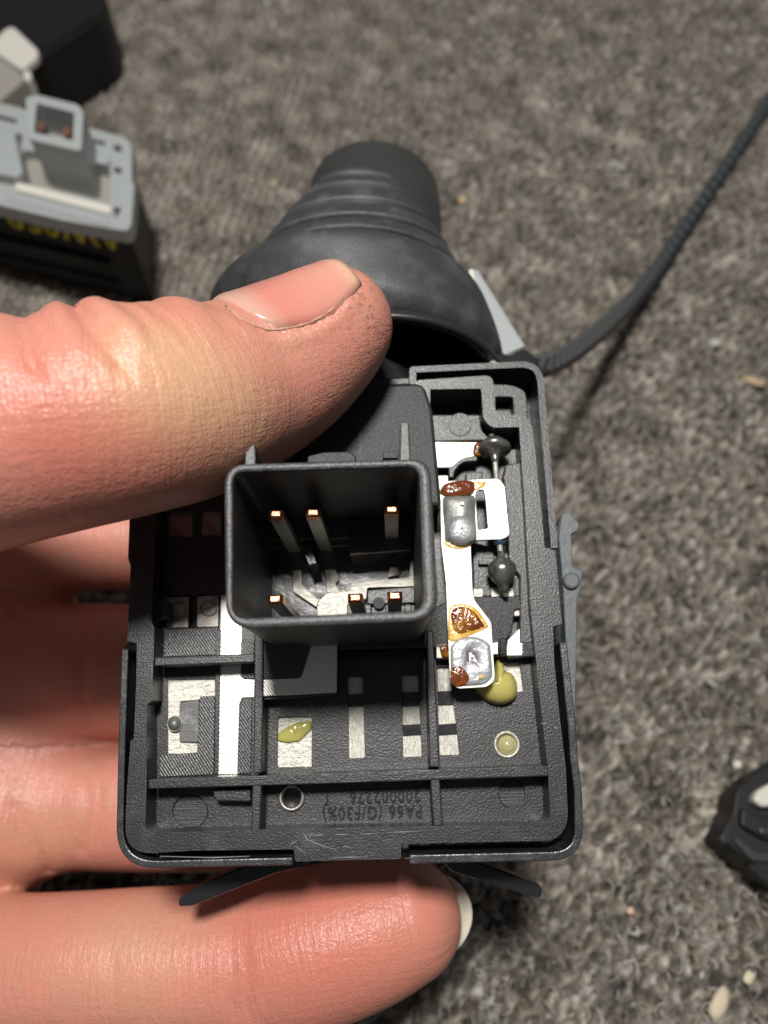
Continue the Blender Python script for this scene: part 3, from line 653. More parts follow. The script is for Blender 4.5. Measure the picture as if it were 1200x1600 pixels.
# hooks, arms and the grey latch lever on the back
pr('latch_lever', rp([(877, 803, 8), (889, 797, 6), (896, 809), (907, 819, 6), (902, 830, 5), (893, 834, 3), (895, 886, 3), (911, 891, 2), (907, 922), (902, 936, 8), (901, 1035), (899, 1120), (889, 1180), (884, 1007), (880, 925), (877, 884), (873, 842)], 5), -.36, -.7, GRL, .025)
pr('latch_boss', circ(894, 907, 13.2, 13.2, 24), -.29, -.5, GRL, .025)
pr('spring_arm', rp([(278, 1408, 4), (284, 1399, 6), (330, 1374), (390, 1350), (470, 1330), (470, 1356), (430, 1365), (300, 1416, 4), (279, 1417, 4)], 4), -1.0, -1.35, PLG, .02)
pr('spring_arm', rp([(690, 1330), (740, 1345), (790, 1362), (842, 1381, 6), (848, 1390, 4), (846, 1402, 3), (838, 1403, 4), (706, 1362, 4), (690, 1345)], 4), -1.0, -1.35, PLG, .02)
pr('locking_tooth', [(630, 1341), (655, 1345), (652, 1338)], -.05, -.5, PL, .004)

BUR = mat('raised_burr', (.20, .20, .20), .4, spec=.8)
for pts in ([(474, 1302), (480, 1312), (505, 1322), (528, 1329)], [(452, 1325), (456, 1318), (464, 1313)], [(476, 1305), (500, 1305), (508, 1304)], [(523, 1304), (545, 1304)], [(563, 1303), (590, 1303)], [(604, 1301), (655, 1299)], [(535, 1325), (541, 1322), (549, 1326)], [(462, 1322), (478, 1334)], [(520, 1340), (575, 1339)], [(250, 1338), (330, 1340), (390, 1338)],
            [(845, 1130), (858, 1132)], [(865, 1136), (869, 1139), (873, 1137)]):
    tube('burr', [F(x, y, -.018) for x, y in pts], .007, BUR, sw, 5)

# --- the sleeve, collar and knob behind (fixed to the housing)
INV = F.M.inverted()
def cpt(px, py, Z): return INV @ W(px, py, Z)
def to_local(v): return INV @ v
AX = Vector((.0, .905, .425)).normalized()           # camera coords (right, up, depth)
B1 = Vector((1, 0, 0)); B2 = Vector((0, AX.z, -AX.y)).normalized()      # B2 points up and towards the camera
def station(px, py, Z, a, b, n=64, ph=0, flat=2.0):
    T, Bt = (800-py+b)/FPX, (800-py-b)/FPX; e, f = B2.y, -B2.z
    rb = (T-Bt)*Z/(2*e+f*(T+Bt)); cy = T*Z-f*T*rb-e*rb; cx = (px-600)/FPX*Z; ra = a*Z/FPX; row = []
    for k in range(n):
        t = 2*math.pi*k/n+ph; x = math.copysign(abs(math.cos(t))**(2/flat), math.cos(t)); y = math.copysign(abs(math.sin(t))**(2/flat), math.sin(t))
        row.append(to_local(c2w(cx+B1.x*ra*x+B2.x*rb*y, cy+B2.y*rb*y, Z+B2.z*rb*y)))
    return row
def sleeve(name, st, m, parent, n_sub=6, ribs=None, flat=2.0, caps=True):
    S = bez(st, n_sub); rows = []
    for i, s in enumerate(S):
        k = 1.0
        if ribs: k = ribs(i/(len(S)-1))
        rows.append(station(s[0], s[1], s[2], s[3]*k, s[4]*k, flat=flat))
    return grid_mesh(name, rows, m, parent, closed=True, caps=caps)
slv = sleeve('rubber_sleeve', [(600, 590, 12.2, 165, 98), (596, 584, 12.25, 180, 108), (585, 566, 12.35, 200, 121), (566, 530, 12.5, 211, 128), (548, 498, 12.6, 217, 132), (545, 486, 12.7, 214, 130), (547, 478, 12.75, 203, 121), (552, 462, 12.85, 176, 100), (553, 440, 13.0, 162, 82)], RUB, sw, caps=False)
def rib(t): return 1+(.03-.16*max(0, math.sin(t*2*math.pi*6.0+.6))**3)*(1 if t < .92 else 0)
sleeve('ribbed_neck', [(553, 446, 12.95, 164, 86), (555, 412, 13.1, 152, 72), (556, 372, 13.3, 128, 56), (558, 336, 13.6, 102, 46), (560, 306, 13.8, 76, 34), (562, 290, 14.0, 64, 28), (562, 284, 14.1, 40, 18)], RUB, slv, ribs=rib, n_sub=18)
sleeve('stalk_knob', [(590, 400, 13.9, 60, 40), (588, 396, 14.0, 96, 66), (586, 380, 14.2, 104, 72), (585, 340, 14.7, 104, 74), (584, 305, 15.2, 101, 70), (583, 288, 15.4, 95, 66), (582, 278, 15.5, 82, 57), (582, 270, 15.6, 55, 38), (582, 266, 15.65, 10, 7)], RUB2, sw)
# collar ring round the mouth
COLM = mat('collar_plastic', (.02, .021, .022), .4, spec=.6, bump=[('noise', 30, .3, .01)])
S = [(602, 592, 12.1, 181, 109), (603, 594, 12.0, 183, 110), (605, 600, 11.9, 180, 108), (606, 602, 11.85, 171, 102), (606, 602, 11.9, 163, 97), (604, 594, 12.2, 158, 94), (602, 580, 12.6, 160, 95)]
sleeve('collar', S, COLM, sw, n_sub=3, caps=False)
sleeve('collar_lining', [(602, 580, 12.6, 161, 96), (592, 540, 13.0, 150, 90), (588, 520, 13.2, 100, 60), (588, 518, 13.2, 20, 12)], BLKM, sw, n_sub=3, caps=False)
# housing neck that joins the plate and the collar
nk = [cpt(560, 640, 10.9), cpt(590, 640, 11.6), cpt(600, 600, 12.6)]
tube('neck_post', nk, [.8, .8, .7], BLKM, sw, 20)
# pale tab beside the sleeve
def slab(name, pts, Z0, Z1, m, parent, bev=.02):
    a = [cpt(x, y, Z0+(y-480)*-.004) for x, y in pts]; b = [cpt(600+(x-600)*1.0, y, Z1+(y-480)*-.004) for x, y in pts]
    n = len(pts); V = [tuple(p) for p in a+b]; Fc = [tuple(range(n)), tuple(range(2*n-1, n-1, -1))]+[(i, i+n, (i+1) % n+n, (i+1) % n) for i in range(n)]
    me = bpy.data.meshes.new(name); me.from_pydata(V, [], Fc); bm = bmesh.new(); bm.from_mesh(me); bmesh.ops.recalc_face_normals(bm, faces=bm.faces); bm.to_mesh(me); bm.free()
    return bevel(link(name, me, m, parent), bev)
slab('pale_tab', [(733, 422), (746, 421), (772, 462), (800, 508), (821, 541), (806, 548), (789, 556), (770, 541), (749, 514), (742, 463)], 12.6, 12.85, GRY, sw)
slab('tab_edge', [(732, 422), (739, 420), (749, 466), (757, 512), (752, 518), (748, 514), (741, 463)], 12.5, 12.62, CRM, sw, .01)
tube('white_stub', [cpt(763, 560, 11.6), cpt(772, 572, 11.0)], .06, GRY, sw)
sleeve_clip = slab('clip_arm', [(770, 545), (795, 556), (820, 545), (838, 560), (850, 585), (800, 585), (765, 565)], 12.0, 12.5, PLG, sw, .03)

# ------------------------------------------------------------------ cable tie
path = bez([(800, 572, 12.8), (850, 572, 13.9), (902, 546, 15.9), (960, 498, 18.5), (1012, 440, 20.6), (1062, 368, 22.1), (1112, 294, 23.1), (1160, 222, 24.1), (1204, 156, 25.1), (1260, 70, 26.2)], 16)
tie = empty('cable_tie'); tie.location = W(850, 572, 13.9)
bpy.context.view_layer.update()
TI = Matrix.Translation(-tie.location)
P3 = [TI@W(*p) for p in path]; rows = []; trs = []
wd = .225
for i, p in enumerate(P3):
    t = (P3[min(i+1, len(P3)-1)]-P3[max(i-1, 0)]).normalized(); vdir = ((p+tie.location)-CP).normalized()
    s = t.cross(vdir).normalized(); nn = s.cross(t).normalized()
    if nn.dot(vdir) > 0: nn = -nn
    s = (s*.93+nn*.35).normalized(); nn = t.cross(s).normalized()
    if nn.dot(vdir) > 0: nn = -nn
    trs.append((p, t, s, nn))
    rows.append([p+s*wd*a+nn*b for a, b in ((-1, -.05), (-1, .02), (-.88, .05), (-.6, .05), (-.5, .02), (.5, .02), (.6, .05), (.88, .05), (1, .02), (1, -.05))])
tieT = mat('tie_teeth_lit', (.085, .09, .096), .36, spec=.8)  # lit teeth painted lighter than the strap, so the gaps read as shaded
tieM = mat('tie_nylon', (.020, .022, .025), .34, bump=[('noise', 20, .15, .01)])
o = grid_mesh('strap', rows, tieM, tie, closed=True); bevel(o, .0)
V = []; Fc = []; acc = 0; step = .42
for i in range(len(trs)-1):
    a, b = trs[i], trs[i+1]; L_ = (b[0]-a[0]).length
    while acc < L_:
        f = acc/L_; p = a[0].lerp(b[0], f); t, s, nn = a[1], a[2], a[3]; k = len(V)
        for u_, hh_ in ((-.11, .0), (.11, .0), (.09, .20), (-.09, .20)):
            V.append(tuple(p+t*u_+s*wd*1.12+nn*hh_)); V.append(tuple(p+t*u_+s*wd*-.15+nn*hh_))
        Fc += [(k, k+2, k+3, k+1), (k+2, k+4, k+5, k+3), (k+4, k+6, k+7, k+5), (k+6, k, k+1, k+7), (k, k+6, k+4, k+2), (k+1, k+3, k+5, k+7)]
        acc += step
    acc -= L_
me = bpy.data.meshes.new('ratchet_teeth'); me.from_pydata(V, [], Fc); o = link('ratchet_teeth', me, tieT, tie); o['kind'] = 'stuff'
tag(tie, 'thin black ribbed cable tie curving up over the carpet from the switch', 'cable tie')

# ------------------------------------------------------------------ grey module, upper left
GF = Frame((600, 1412), -.235, 13.2)
gm = empty('relay_module', GF.M)
tag(gm, 'pale grey connector block on a black body with yellow writing, upper left', 'connector module')
def gp(name, loops, ht, hb, m=GRY, bev=.02, parent=None): return prism(GF, name, loops, ht, hb, m, parent or gm, bev)
gouter = rp([(-120, 132), (30, 168), (126, 196), (172, 208), (206, 218, 22), (206, 282), (210, 290), (204, 362, 16), (100, 344), (-120, 292)], 6)
gp('flange', [gouter, rp([(36, 235), (124, 238), (124, 250), (172, 262), (172, 318), (30, 284)], 3), rp([(128, 212), (164, 221), (164, 228), (128, 219)]), rp([(178, 225), (190, 228), (190, 238), (178, 235)]), rp([(178, 260), (190, 263), (190, 272), (178, 269)]), rp([(178, 322), (190, 326), (180, 342)]),
               rp([(24, 208, 3), (35, 210, 3), (31, 262, 3), (22, 260, 3)], 3), rp([(-30, 172), (26, 186), (26, 193), (-30, 180)])], 0, -.4, GRY)
gp('inner_floor', rp([(-100, 150), (195, 215), (195, 345), (-100, 285)]), -.28, -.38, GNAIL, 0)
gp('metal_strip', rp([(22, 283, 3), (174, 322, 3), (172, 334, 3), (24, 296, 3)], 3), .08, -.3, CRM, .02)
gp('ridge', rp([(112, 226, 8), (172, 242, 8), (170, 258, 8), (118, 246, 8)], 4), .12, -.3, GRY, .04)
gp('lower_bar', rp([(8, 300), (170, 340), (168, 352), (8, 312)]), .04, -.3, GRY, .02)
gp('side_block', rp([(-120, 178), (22, 205, 6), (36, 268, 6), (24, 276, 10), (-120, 248)], 4), .3, -.2, GRY, .04)
gso = rp([(40, 152, 6), (58, 148, 4), (124, 164, 10), (130, 178), (127, 236, 8), (112, 233), (44, 217, 8)], 5)
gsi = rp([(57, 161, 2), (116, 176, 2), (114, 219, 2), (53, 207, 2)], 3)
gp('socket', [gso, gsi], 1.1, -.3, GRY, .03)
gp('socket_floor', rp([(48, 156), (122, 172), (120, 228), (48, 214)]), .3, -.3, GNAIL, 0)
for x, y in ((63, 196), (104, 205)): gp('pin', rp([(x-5, y-8), (x+5, y-6), (x+5, y+8), (x-5, y+6)]), .9, .2, mat('dull_copper', (.25, .12, .08), .5, .5), .01)
gp('module_body', rp([(-120, 140), (196, 222, 20), (194, 352, 12), (-120, 284)], 4), -.4, -3.2, BLKM, .05)
# ledges along the body's lower side, and yellow writing on it
u0 = GF(-120, 284, -.4); u1 = GF(194, 352, -.4); dr_ = (u1-u0).normalized(); nrm_ = Vector((dr_.y, -dr_.x, 0))
for z, out in ((-1.75, .14), (-2.5, .10)):
    prism_uv('ledge', [[u0, u0+nrm_*out, u1-dr_*.9+nrm_*out, u1-dr_*.9]], z, z-.18, BLKM, gm, .04)
Mt = Matrix(((-dr_.x, 0, nrm_.x, 0), (-dr_.y, 0, nrm_.y, 0), (0, -1, 0, 0), (0, 0, 0, 1)))
q = u1-dr_*.25+nrm_*.05
text_mesh('pen_writing', 'AW0S9', .95, .006, YEL, gm, Matrix.Translation(Vector((q.x, q.y, -.60)))@Mt@Matrix.Diagonal((1.0, 1.05, 1, 1)))

# ------------------------------------------------------------------ black part with white plug, top left corner
BF = Frame((600, 1412), .62, 14.4)
bk = empty('black_casing', BF.M); tag(bk, 'black plastic casing with a white plug, cut by the top left corner of the picture', 'plastic casing')
def bp_(name, loops, ht, hb, m, bev=.03): return prism(BF, name, loops, ht, hb, m, bk, bev)
bp_('casing', rp([(-140, 60), (60, -90, 30), (140, -70, 40), (166, -10, 40), (162, 26, 40), (60, 92, 30), (0, 128, 12), (-60, 168, 20)], 5), 0, -2.0, BLKM)
bp_('casing_ridge', rp([(60, 66, 6), (146, 12, 6), (151, 22, 6), (66, 78, 6)], 4), .08, -.2, BLKM)
bp_('white_plug', rp([(-20, 72), (8, 44, 8), (20, 40, 6), (60, 78, 8), (58, 88, 6), (34, 108, 6), (24, 102)], 4), .45, .2, CRM, .05)
bp_('plug_shell', rp([(-40, 70), (0, 84), (40, 122, 6), (0, 156), (-60, 160)], 3), .25, -.4, GNAIL, .05)
bp_('plug_tip', rp([(34, 114, 4), (42, 108, 4), (49, 114, 4), (48, 124, 4), (40, 127, 4)], 3), .6, .1, CRM, .03)

# dark box edge at the very top
TF = Frame((600, 1412), -.02, 15.9)
tb = empty('dark_box', TF.M); tag(tb, 'dark brown box edge just showing at the top of the picture, beyond the carpet', 'box')
prism(TF, 'box_body', rp([(215, -140), (470, -150), (450, -40, 8), (222, -36, 8)], 4), 0, -.58, BOXM, tb, .05)
prism(TF, 'box_lid', rp([(225, -130), (462, -140), (440, -50, 6), (236, -46, 6)], 4), .1, 0.002, BOXM, tb, .04)

# black part at the right edge
RF = Frame((600, 1412), .75, 15.5)
rk = empty('black_clip', RF.M); tag(rk, 'black moulded part with a cream insert lying at the right edge', 'plastic part')
def rk_(name, loops, ht, hb, m, bev=.03, parent=None): return prism(RF, name, loops, ht, hb, m, parent or rk, bev)
rk_('moulded_body', rp([(1126, 1306, 8), (1146, 1270), (1152, 1232, 8), (1180, 1206, 10), (1280, 1150), (1300, 1420), (1204, 1376, 8), (1150, 1330, 6)], 4), 0, -.9, BLKM)
rk_('cream_insert', rp([(1177, 1250, 6), (1182, 1236, 6), (1206, 1222, 8), (1230, 1230), (1220, 1256), (1192, 1262, 8)], 4), .3, 0, CRM, .05)
rk_('groove_rib', rp([(1146, 1312, 4), (1152, 1308, 4), (1182, 1332, 6), (1240, 1330), (1240, 1348), (1176, 1346, 6)], 4), .12, -.1, PL, .03)
rk_('latch_nub', rp([(1124, 1308, 3), (1129, 1305, 3), (1137, 1314, 3), (1132, 1318, 3)], 3), .1, -.1, PL, .02)
rk_('groove_rib', rp([(1168, 1352, 4), (1174, 1350, 4), (1230, 1394), (1226, 1402)], 3), .06, -.2, BLKM, .02)

rk_('raised_step', rp([(1160, 1262, 6), (1200, 1280, 6), (1260, 1276), (1260, 1310), (1196, 1312, 6), (1158, 1290, 6)], 4), .16, -.1, BLKM, .03)
rk_('raised_step', rp([(1186, 1292, 4), (1230, 1290), (1230, 1304), (1190, 1304, 4)], 3), .26, .1, PL, .02)

# crumbs on the carpet
def crumb(px, py, s, colr, label, flat=.5, yaw=0, ln=1.0, seed=0):
    bm = bmesh.new(); bmesh.ops.create_icosphere(bm, subdivisions=2, radius=s); r_ = random.Random(seed)
    for v in bm.verts:
        k = 1+(r_.random()-.5)*.5; v.co = Vector((v.co.x*k*ln, v.co.y*k, v.co.z*k*flat))
    me = bpy.data.meshes.new('crumb'); bm.to_mesh(me); bm.free(); smooth(me)
    o = link('crumb', me, mat('crumb_'+str(seed), colr, .6, bump=[('noise', 20, .4, .02)])); o.location = G(px, py, .12)+Vector((0, 0, .0)); o.rotation_euler = (0, 0, yaw)
    tag(o, label, 'crumb')
crumb(722, 313, .13, (.62, .45, .25), 'small tan crumb on the carpet right of the stalk knob', seed=1)
crumb(427, 288, .13, (.45, .38, .26), 'dull beige crumb on the carpet left of the stalk knob', seed=2)
crumb(1178, 596, .12, (.50, .36, .22), 'long tan splinter on the carpet below the cable tie', yaw=-.5, ln=2.4, seed=3)
crumb(1122, 1568, .15, (.62, .52, .38), 'largest beige flake, on the carpet in the lower right corner', yaw=.9, ln=2.0, seed=4)
crumb(1170, 1528, .09, (.65, .58, .42), 'small pale chip above the largest beige flake', yaw=.6, ln=1.6, seed=5)
crumb(985, 1423, .075, (.70, .45, .33), 'tiny orange crumb on the carpet right of the little finger', seed=6)
crumb(1152, 1195, .1, (.72, .68, .58), 'small white bead on the carpet by the black moulded part', flat=.8, seed=7)
crumb(972, 262, .13, (.38, .40, .36), 'grey-green fleck on the carpet left of the cable tie', seed=8)
crumb(1118, 536, .13, (.46, .47, .43), 'pale grey fleck on the carpet below the cable tie', ln=1.5, seed=9)

# ------------------------------------------------------------------ the hand
def cc(px, py, Z): return np.array([(px-600)/FPX*Z, (800-py)/FPX*Z, Z])
def chain(st, n=5):
    S = bez(st, n); P = np.array([cc(*s[:3]) for s in S]); r = S[:, 3]*S[:, 2]/FPX
    return P, r
FING = {
 'thumb': chain([(-330, 800, 10.2, 205), (-220, 740, 9.0, 200), (-110, 705, 8.3, 184), (0, 681, 7.95, 175), (100, 662, 7.95, 169), (200, 649, 8.1, 159), (290, 634, 8.5, 149), (370, 606, 9.05, 136), (440, 570, 9.3, 122), (495, 532, 9.42, 105), (521, 510, 9.46, 93)]),
 'index': chain([(-260, 850, 14.6, 120), (-60, 842, 14.3, 98), (60, 843, 14.1, 84), (200, 845, 13.9, 76), (330, 850, 13.8, 74)]),
 'middle': chain([(-260, 1000, 14.4, 120), (-60, 1025, 14.0, 112), (60, 1042, 13.6, 104), (160, 1048, 13.3, 104), (250, 1050, 13.1, 103), (350, 1052, 13.0, 95)]),
 'ring': chain([(-200, 1225, 13.9, 110), (-40, 1240, 13.5, 104), (80, 1252, 13.1, 97), (220, 1259, 12.8, 95), (340, 1262, 12.7, 92)]),
 'little': chain([(-330, 1440, 13.2, 130), (-150, 1505, 12.3, 120), (0, 1518, 11.6, 112), (110, 1512, 11.2, 108), (210, 1506, 11.05, 108), (300, 1506, 10.95, 112), (400, 1498, 10.85, 114), (490, 1478, 10.75, 115), (570, 1455, 10.7, 107), (628, 1437, 10.7, 93)]),
}
PALM = [chain([(-40, 1152, 13.7, 70), (78, 1154, 13.2, 50)]), chain([(-40, 935, 14.4, 60), (60, 935, 14.1, 40)]), chain([(-420, 900, 14.4, 200), (-160, 930, 14.5, 150), (-40, 950, 14.4, 105)]), chain([(-420, 1120, 14.2, 260), (-170, 1120, 14.2, 200), (-50, 1110, 14.0, 150), (25, 1105, 13.7, 120)]),
        chain([(-330, 1300, 13.6, 190), (-100, 1285, 13.3, 150), (0, 1262, 13.0, 122)]), chain([(-250, 1400, 13.2, 150), (-75, 1392, 12.9, 112)]),
        chain([(-330, 800, 10.6, 205), (-420, 930, 12.4, 230), (-420, 1080, 13.8, 260)]), chain([(-420, 1050, 14.0, 280), (-800, 1080, 14.8, 240)])]
def seg_d(P, ch):
    A, r = ch; best = None
    for i in range(len(A)-1):
        a, b = A[i], A[i+1]; ab = b-a; L2 = ab.dot(ab)
        t = np.clip(((P-a)@ab)/L2, 0, 1); d = np.linalg.norm(P-(a+t[:, None]*ab), axis=1)-(r[i]+(r[i+1]-r[i])*t)
        best = d if best is None else np.minimum(best, d)
    return best
def smin(a, b, k):
    h = np.clip(.5+.5*(b-a)/k, 0, 1); return b*(1-h)+a*h-k*h*(1-h)
def base_sdf(P, only=None):
    if only: return seg_d(P, FING[only])
    palm = None
    for c in PALM:
        d = seg_d(P, c); palm = d if palm is None else smin(palm, d, .5)
    out = palm; fs = []
    for k, c in FING.items():
        fs.append(smin(seg_d(P, c), palm, {'thumb': .6, 'little': .12}.get(k, .6)))
    o = fs[0]
    for f in fs[1:]: o = smin(o, f, .13)
    return o
def surf(px, py, only=None, z0=6.2):
    ray = np.array([(px-600)/FPX, (800-py)/FPX, 1.0]); z = z0
    best = (9, z0)
    for _ in range(60):
        d = base_sdf((ray*z)[None], only)[0]
        if d < best[0]: best = (d, z)
        if d < .002 or z > 15: break
        z += d*.9/np.linalg.norm(ray)
    return ray*best[1]
def grad(p, only=None):
    e = .02; P = np.array([p+[e, 0, 0], p-[e, 0, 0], p+[0, e, 0], p-[0, e, 0], p+[0, 0, e], p-[0, 0, e]]); d = base_sdf(P, only)
    g = np.array([d[0]-d[1], d[2]-d[3], d[4]-d[5]]); return g/(np.linalg.norm(g)+1e-9)
def poly_on(pts, only, r, off, n=5):
    """polyline on the skin: points moved along the normal by off"""
    S = bez(pts, n); out = []
    for s in S:
        p = surf(s[0], s[1], only); out.append(p+grad(p, only)*off)
    return np.array(out), np.full(len(out), r)
def thumb_path(x0, x1, a0, a1, r, prot, n=12):
    A, rr = FING['thumb']; px = A[:, 0]/A[:, 2]*FPX+600; out = []
    for k in range(n):
        t = k/(n-1); x = x0+(x1-x0)*t; i = int(np.clip(np.searchsorted(px, x), 1, len(px)-1)); f = (x-px[i-1])/(px[i]-px[i-1])
        p = A[i-1]+(A[i]-A[i-1])*f; rad = rr[i-1]+(rr[i]-rr[i-1])*f; ax = A[i]-A[i-1]; ax = ax/np.linalg.norm(ax)
        up = np.array([0, 1., 0]); up -= ax*up.dot(ax); up /= np.linalg.norm(up); sd = np.cross(ax, up); sd = -sd if sd[2] > 0 else sd
        a = a0+(a1-a0)*t; e = prot*(1-t**3)
        out.append(p+(up*math.cos(a)+sd*math.sin(a))*(rad-r+e))
    return np.array(out), np.full(n, r)
RIDGES = [(thumb_path(10, 70, -.9, 1.25, .22, .07), .08), (thumb_path(84, 160, -.9, 1.2, .17, .13), .05), (thumb_path(136, 215, -.9, 1.15, .20, .18), .045),
          (thumb_path(186, 240, -.8, 1.0, .16, .11), .04), (thumb_path(226, 262, -.8, .8, .17, .11), .05), (thumb_path(322, 285, -.9, .8, .36, .15), .12),
          (poly_on([(352, 488), (372, 508), (395, 521), (422, 530), (460, 527), (498, 515), (530, 494), (550, 468)], 'thumb', .075, -.045), .05)]
GROOVES = [(thumb_path(50, 115, -.8, 1.3, .04, .03), .04), (thumb_path(112, 190, -.8, 1.3, .03, .045), .05),
           (poly_on([(356, 484), (372, 498), (395, 511), (422, 520), (460, 517), (496, 505), (526, 484), (546, 456), (555, 420)], 'thumb', .028, -.002), .03),
           (poly_on([(357, 1425), (362, 1500), (366, 1585)], 'little', .045, .012), .07), (poly_on([(376, 1430), (382, 1500), (389, 1585)], 'little', .04, .012), .07),
           (poly_on([(168, 1430), (176, 1500), (176, 1570)], 'little', .03, .012), .07),
           (poly_on([(118, 975), (128, 1050), (130, 1140)], None, .05, .0), .12), (poly_on([(130, 1200), (136, 1260), (128, 1330)], None, .04, .01), .10),
           (poly_on([(104, 935), (125, 990), (128, 1040)], None, .035, .01), .07), (poly_on([(150, 1168), (155, 1230), (150, 1320)], None, .035, .01), .07), (poly_on([(22, 1260), (45, 1310), (75, 1365)], None, .05, .01), .10), (poly_on([(20, 950), (60, 990), (100, 1010)], None, .05, .01), .12)]
def full_sdf(P):
    d = base_sdf(P)
    for ch, k in RIDGES: d = smin(d, seg_d(P, ch), k)
    for ch, k in GROOVES:
        g = seg_d(P, ch); d = -smin(-d, g, k)
    return d
def build_hand():
    lo = np.array([-15.5, -9.2, 6.4]); hi = np.array([2.2, 4.2, 17.6]); hC = .24; sub = 4; hF = hC/sub
    nC = np.ceil((hi-lo)/hC).astype(int)
    ax = [lo[i]+hC*(np.arange(nC[i])+.5) for i in range(3)]
    X = np.stack(np.meshgrid(*ax, indexing='ij'), -1).reshape(-1, 3)
    dC = base_sdf(X)
    act = (np.abs(dC) < .42).reshape(nC)
    nF = nC*sub; V = np.repeat(np.repeat(np.repeat(dC.reshape(nC), sub, 0), sub, 1), sub, 2).astype(np.float32)
    m = np.repeat(np.repeat(np.repeat(act, sub, 0), sub, 1), sub, 2); idx = np.argwhere(m)
    P = lo+hF*(idx+.5); d = np.empty(len(P), np.float32)
    for s in range(0, len(P), 200000): d[s:s+200000] = full_sdf(P[s:s+200000])
    V[m] = d
    V[0] = V[-1] = 1; V[:, 0] = V[:, -1] = 1; V[:, :, 0] = V[:, :, -1] = 1
    # surface nets
    S = V < 0; n0, n1, n2 = V.shape
    c = np.zeros((n0-1, n1-1, n2-1), np.int8)
    for i in (0, 1):
        for j in (0, 1):
            for k in (0, 1): c += S[i:n0-1+i, j:n1-1+j, k:n2-1+k]
    cell = (c > 0) & (c < 8); ci = np.argwhere(cell); cid = -np.ones(cell.shape, np.int32); cid[cell] = np.arange(len(ci))
    acc = np.zeros((len(ci), 3)); cnt = np.zeros(len(ci))
    cor = [(i, j, k) for i in (0, 1) for j in (0, 1) for k in (0, 1)]
    for a in cor:
        for axn in range(3):
            if a[axn]: continue
            b = list(a); b[axn] = 1
            va = V[ci[:, 0]+a[0], ci[:, 1]+a[1], ci[:, 2]+a[2]]; vb = V[ci[:, 0]+b[0], ci[:, 1]+b[1], ci[:, 2]+b[2]]
            x = (va < 0) != (vb < 0); t = np.where(x, va/(va-vb+1e-12), 0)
            p = np.tile(np.array(a, float), (len(ci), 1)); p[:, axn] = t
            acc[x] += p[x]; cnt[x] += 1
    Pv = lo+hF*(ci+acc/cnt[:, None]+.5)
    Q = []
    for axn in range(3):
        o1, o2 = [(1, 2), (2, 0), (0, 1)][axn]
        sl = [slice(1, n-1) for n in V.shape]; sl2 = list(sl); sl[axn] = slice(0, V.shape[axn]-1); sl2[axn] = slice(1, V.shape[axn])
        A = S[tuple(sl)]; B = S[tuple(sl2)]; e = np.argwhere(A != B); off = np.array([1, 1, 1]); off[axn] = 0; e = e+off
        fl = A[A != B]
        def cc_(d1, d2):
            q = e.copy(); q[:, o1] -= d1; q[:, o2] -= d2; return cid[q[:, 0], q[:, 1], q[:, 2]]
        quad = np.stack([cc_(0, 0), cc_(1, 0), cc_(1, 1), cc_(0, 1)], 1)
        quad[~fl] = quad[~fl][:, ::-1]; Q.append(quad)
    Q = np.vstack(Q); Q = Q[(Q >= 0).all(1)]
    # pull vertices onto the surface and relax slightly
    for _ in range(2):
        nb = np.zeros_like(Pv); ct = np.zeros(len(Pv))
        for a, b in ((0, 1), (1, 2), (2, 3), (3, 0)):
            np.add.at(nb, Q[:, a], Pv[Q[:, b]]); np.add.at(ct, Q[:, a], 1); np.add.at(nb, Q[:, b], Pv[Q[:, a]]); np.add.at(ct, Q[:, b], 1)
        Pv = Pv*.5+.5*nb/np.maximum(ct, 1)[:, None]
    # attributes: distance along and around the nearest finger, and which zones are redder
    best = np.full(len(Pv), 9.0); fs = np.zeros(len(Pv)); fa = np.zeros(len(Pv)); tipd = np.full(len(Pv), 9.0); ft = np.zeros(len(Pv))
    for key, (A, r) in FING.items():
        cum = np.concatenate([[0], np.cumsum(np.linalg.norm(np.diff(A, axis=0), axis=1))]); tot = cum[-1]
        for i in range(len(A)-1):
            a, b = A[i], A[i+1]; ab = b-a; t = np.clip(((Pv-a)@ab)/ab.dot(ab), 0, 1); q = Pv-(a+t[:, None]*ab); rr = r[i]+(r[i+1]-r[i])*t; d = np.linalg.norm(q, axis=1)-rr
            x = d < best; best[x] = d[x]; fs[x] = (cum[i]+t*(cum[i+1]-cum[i])-tot)[x]
            fa[x] = (np.arctan2(q[:, 2], q[:, 1])*rr)[x]; ft[x] = 1. if key == 'thumb' else 0.
    for _ in range(14):
        nb = np.zeros(len(Pv)); ct = np.zeros(len(Pv))
        for a, b in ((0, 1), (1, 2), (2, 3), (3, 0)):
            np.add.at(nb, Q[:, a], fs[Q[:, b]]); np.add.at(ct, Q[:, a], 1)
        fs = .4*fs+.6*nb/np.maximum(ct, 1)
    me = bpy.data.meshes.new('hand')
    Wv = np.array(CP)+Pv[:, :1]*np.array(CR)+Pv[:, 1:2]*np.array(CU)+Pv[:, 2:]*np.array(CF)
    base = np.array(W(0, 1100, 13)); Wv = Wv-base
    me.vertices.add(len(Wv)); me.vertices.foreach_set('co', Wv.astype(np.float32).ravel())
    me.loops.add(Q.size); me.loops.foreach_set('vertex_index', Q.astype(np.int32).ravel())
    me.polygons.add(len(Q)); me.polygons.foreach_set('loop_start', np.arange(0, Q.size, 4, dtype=np.int32)); me.polygons.foreach_set('loop_total', np.full(len(Q), 4, np.int32))
    me.update(); me.validate(); smooth(me)
    # redness zones (blood under the skin): joints and pads
    def zone(px, py, Z, r, only=None):
        c_ = surf(px, py, only); return np.exp(-(np.linalg.norm(Pv-c_, axis=1)/r)**2)
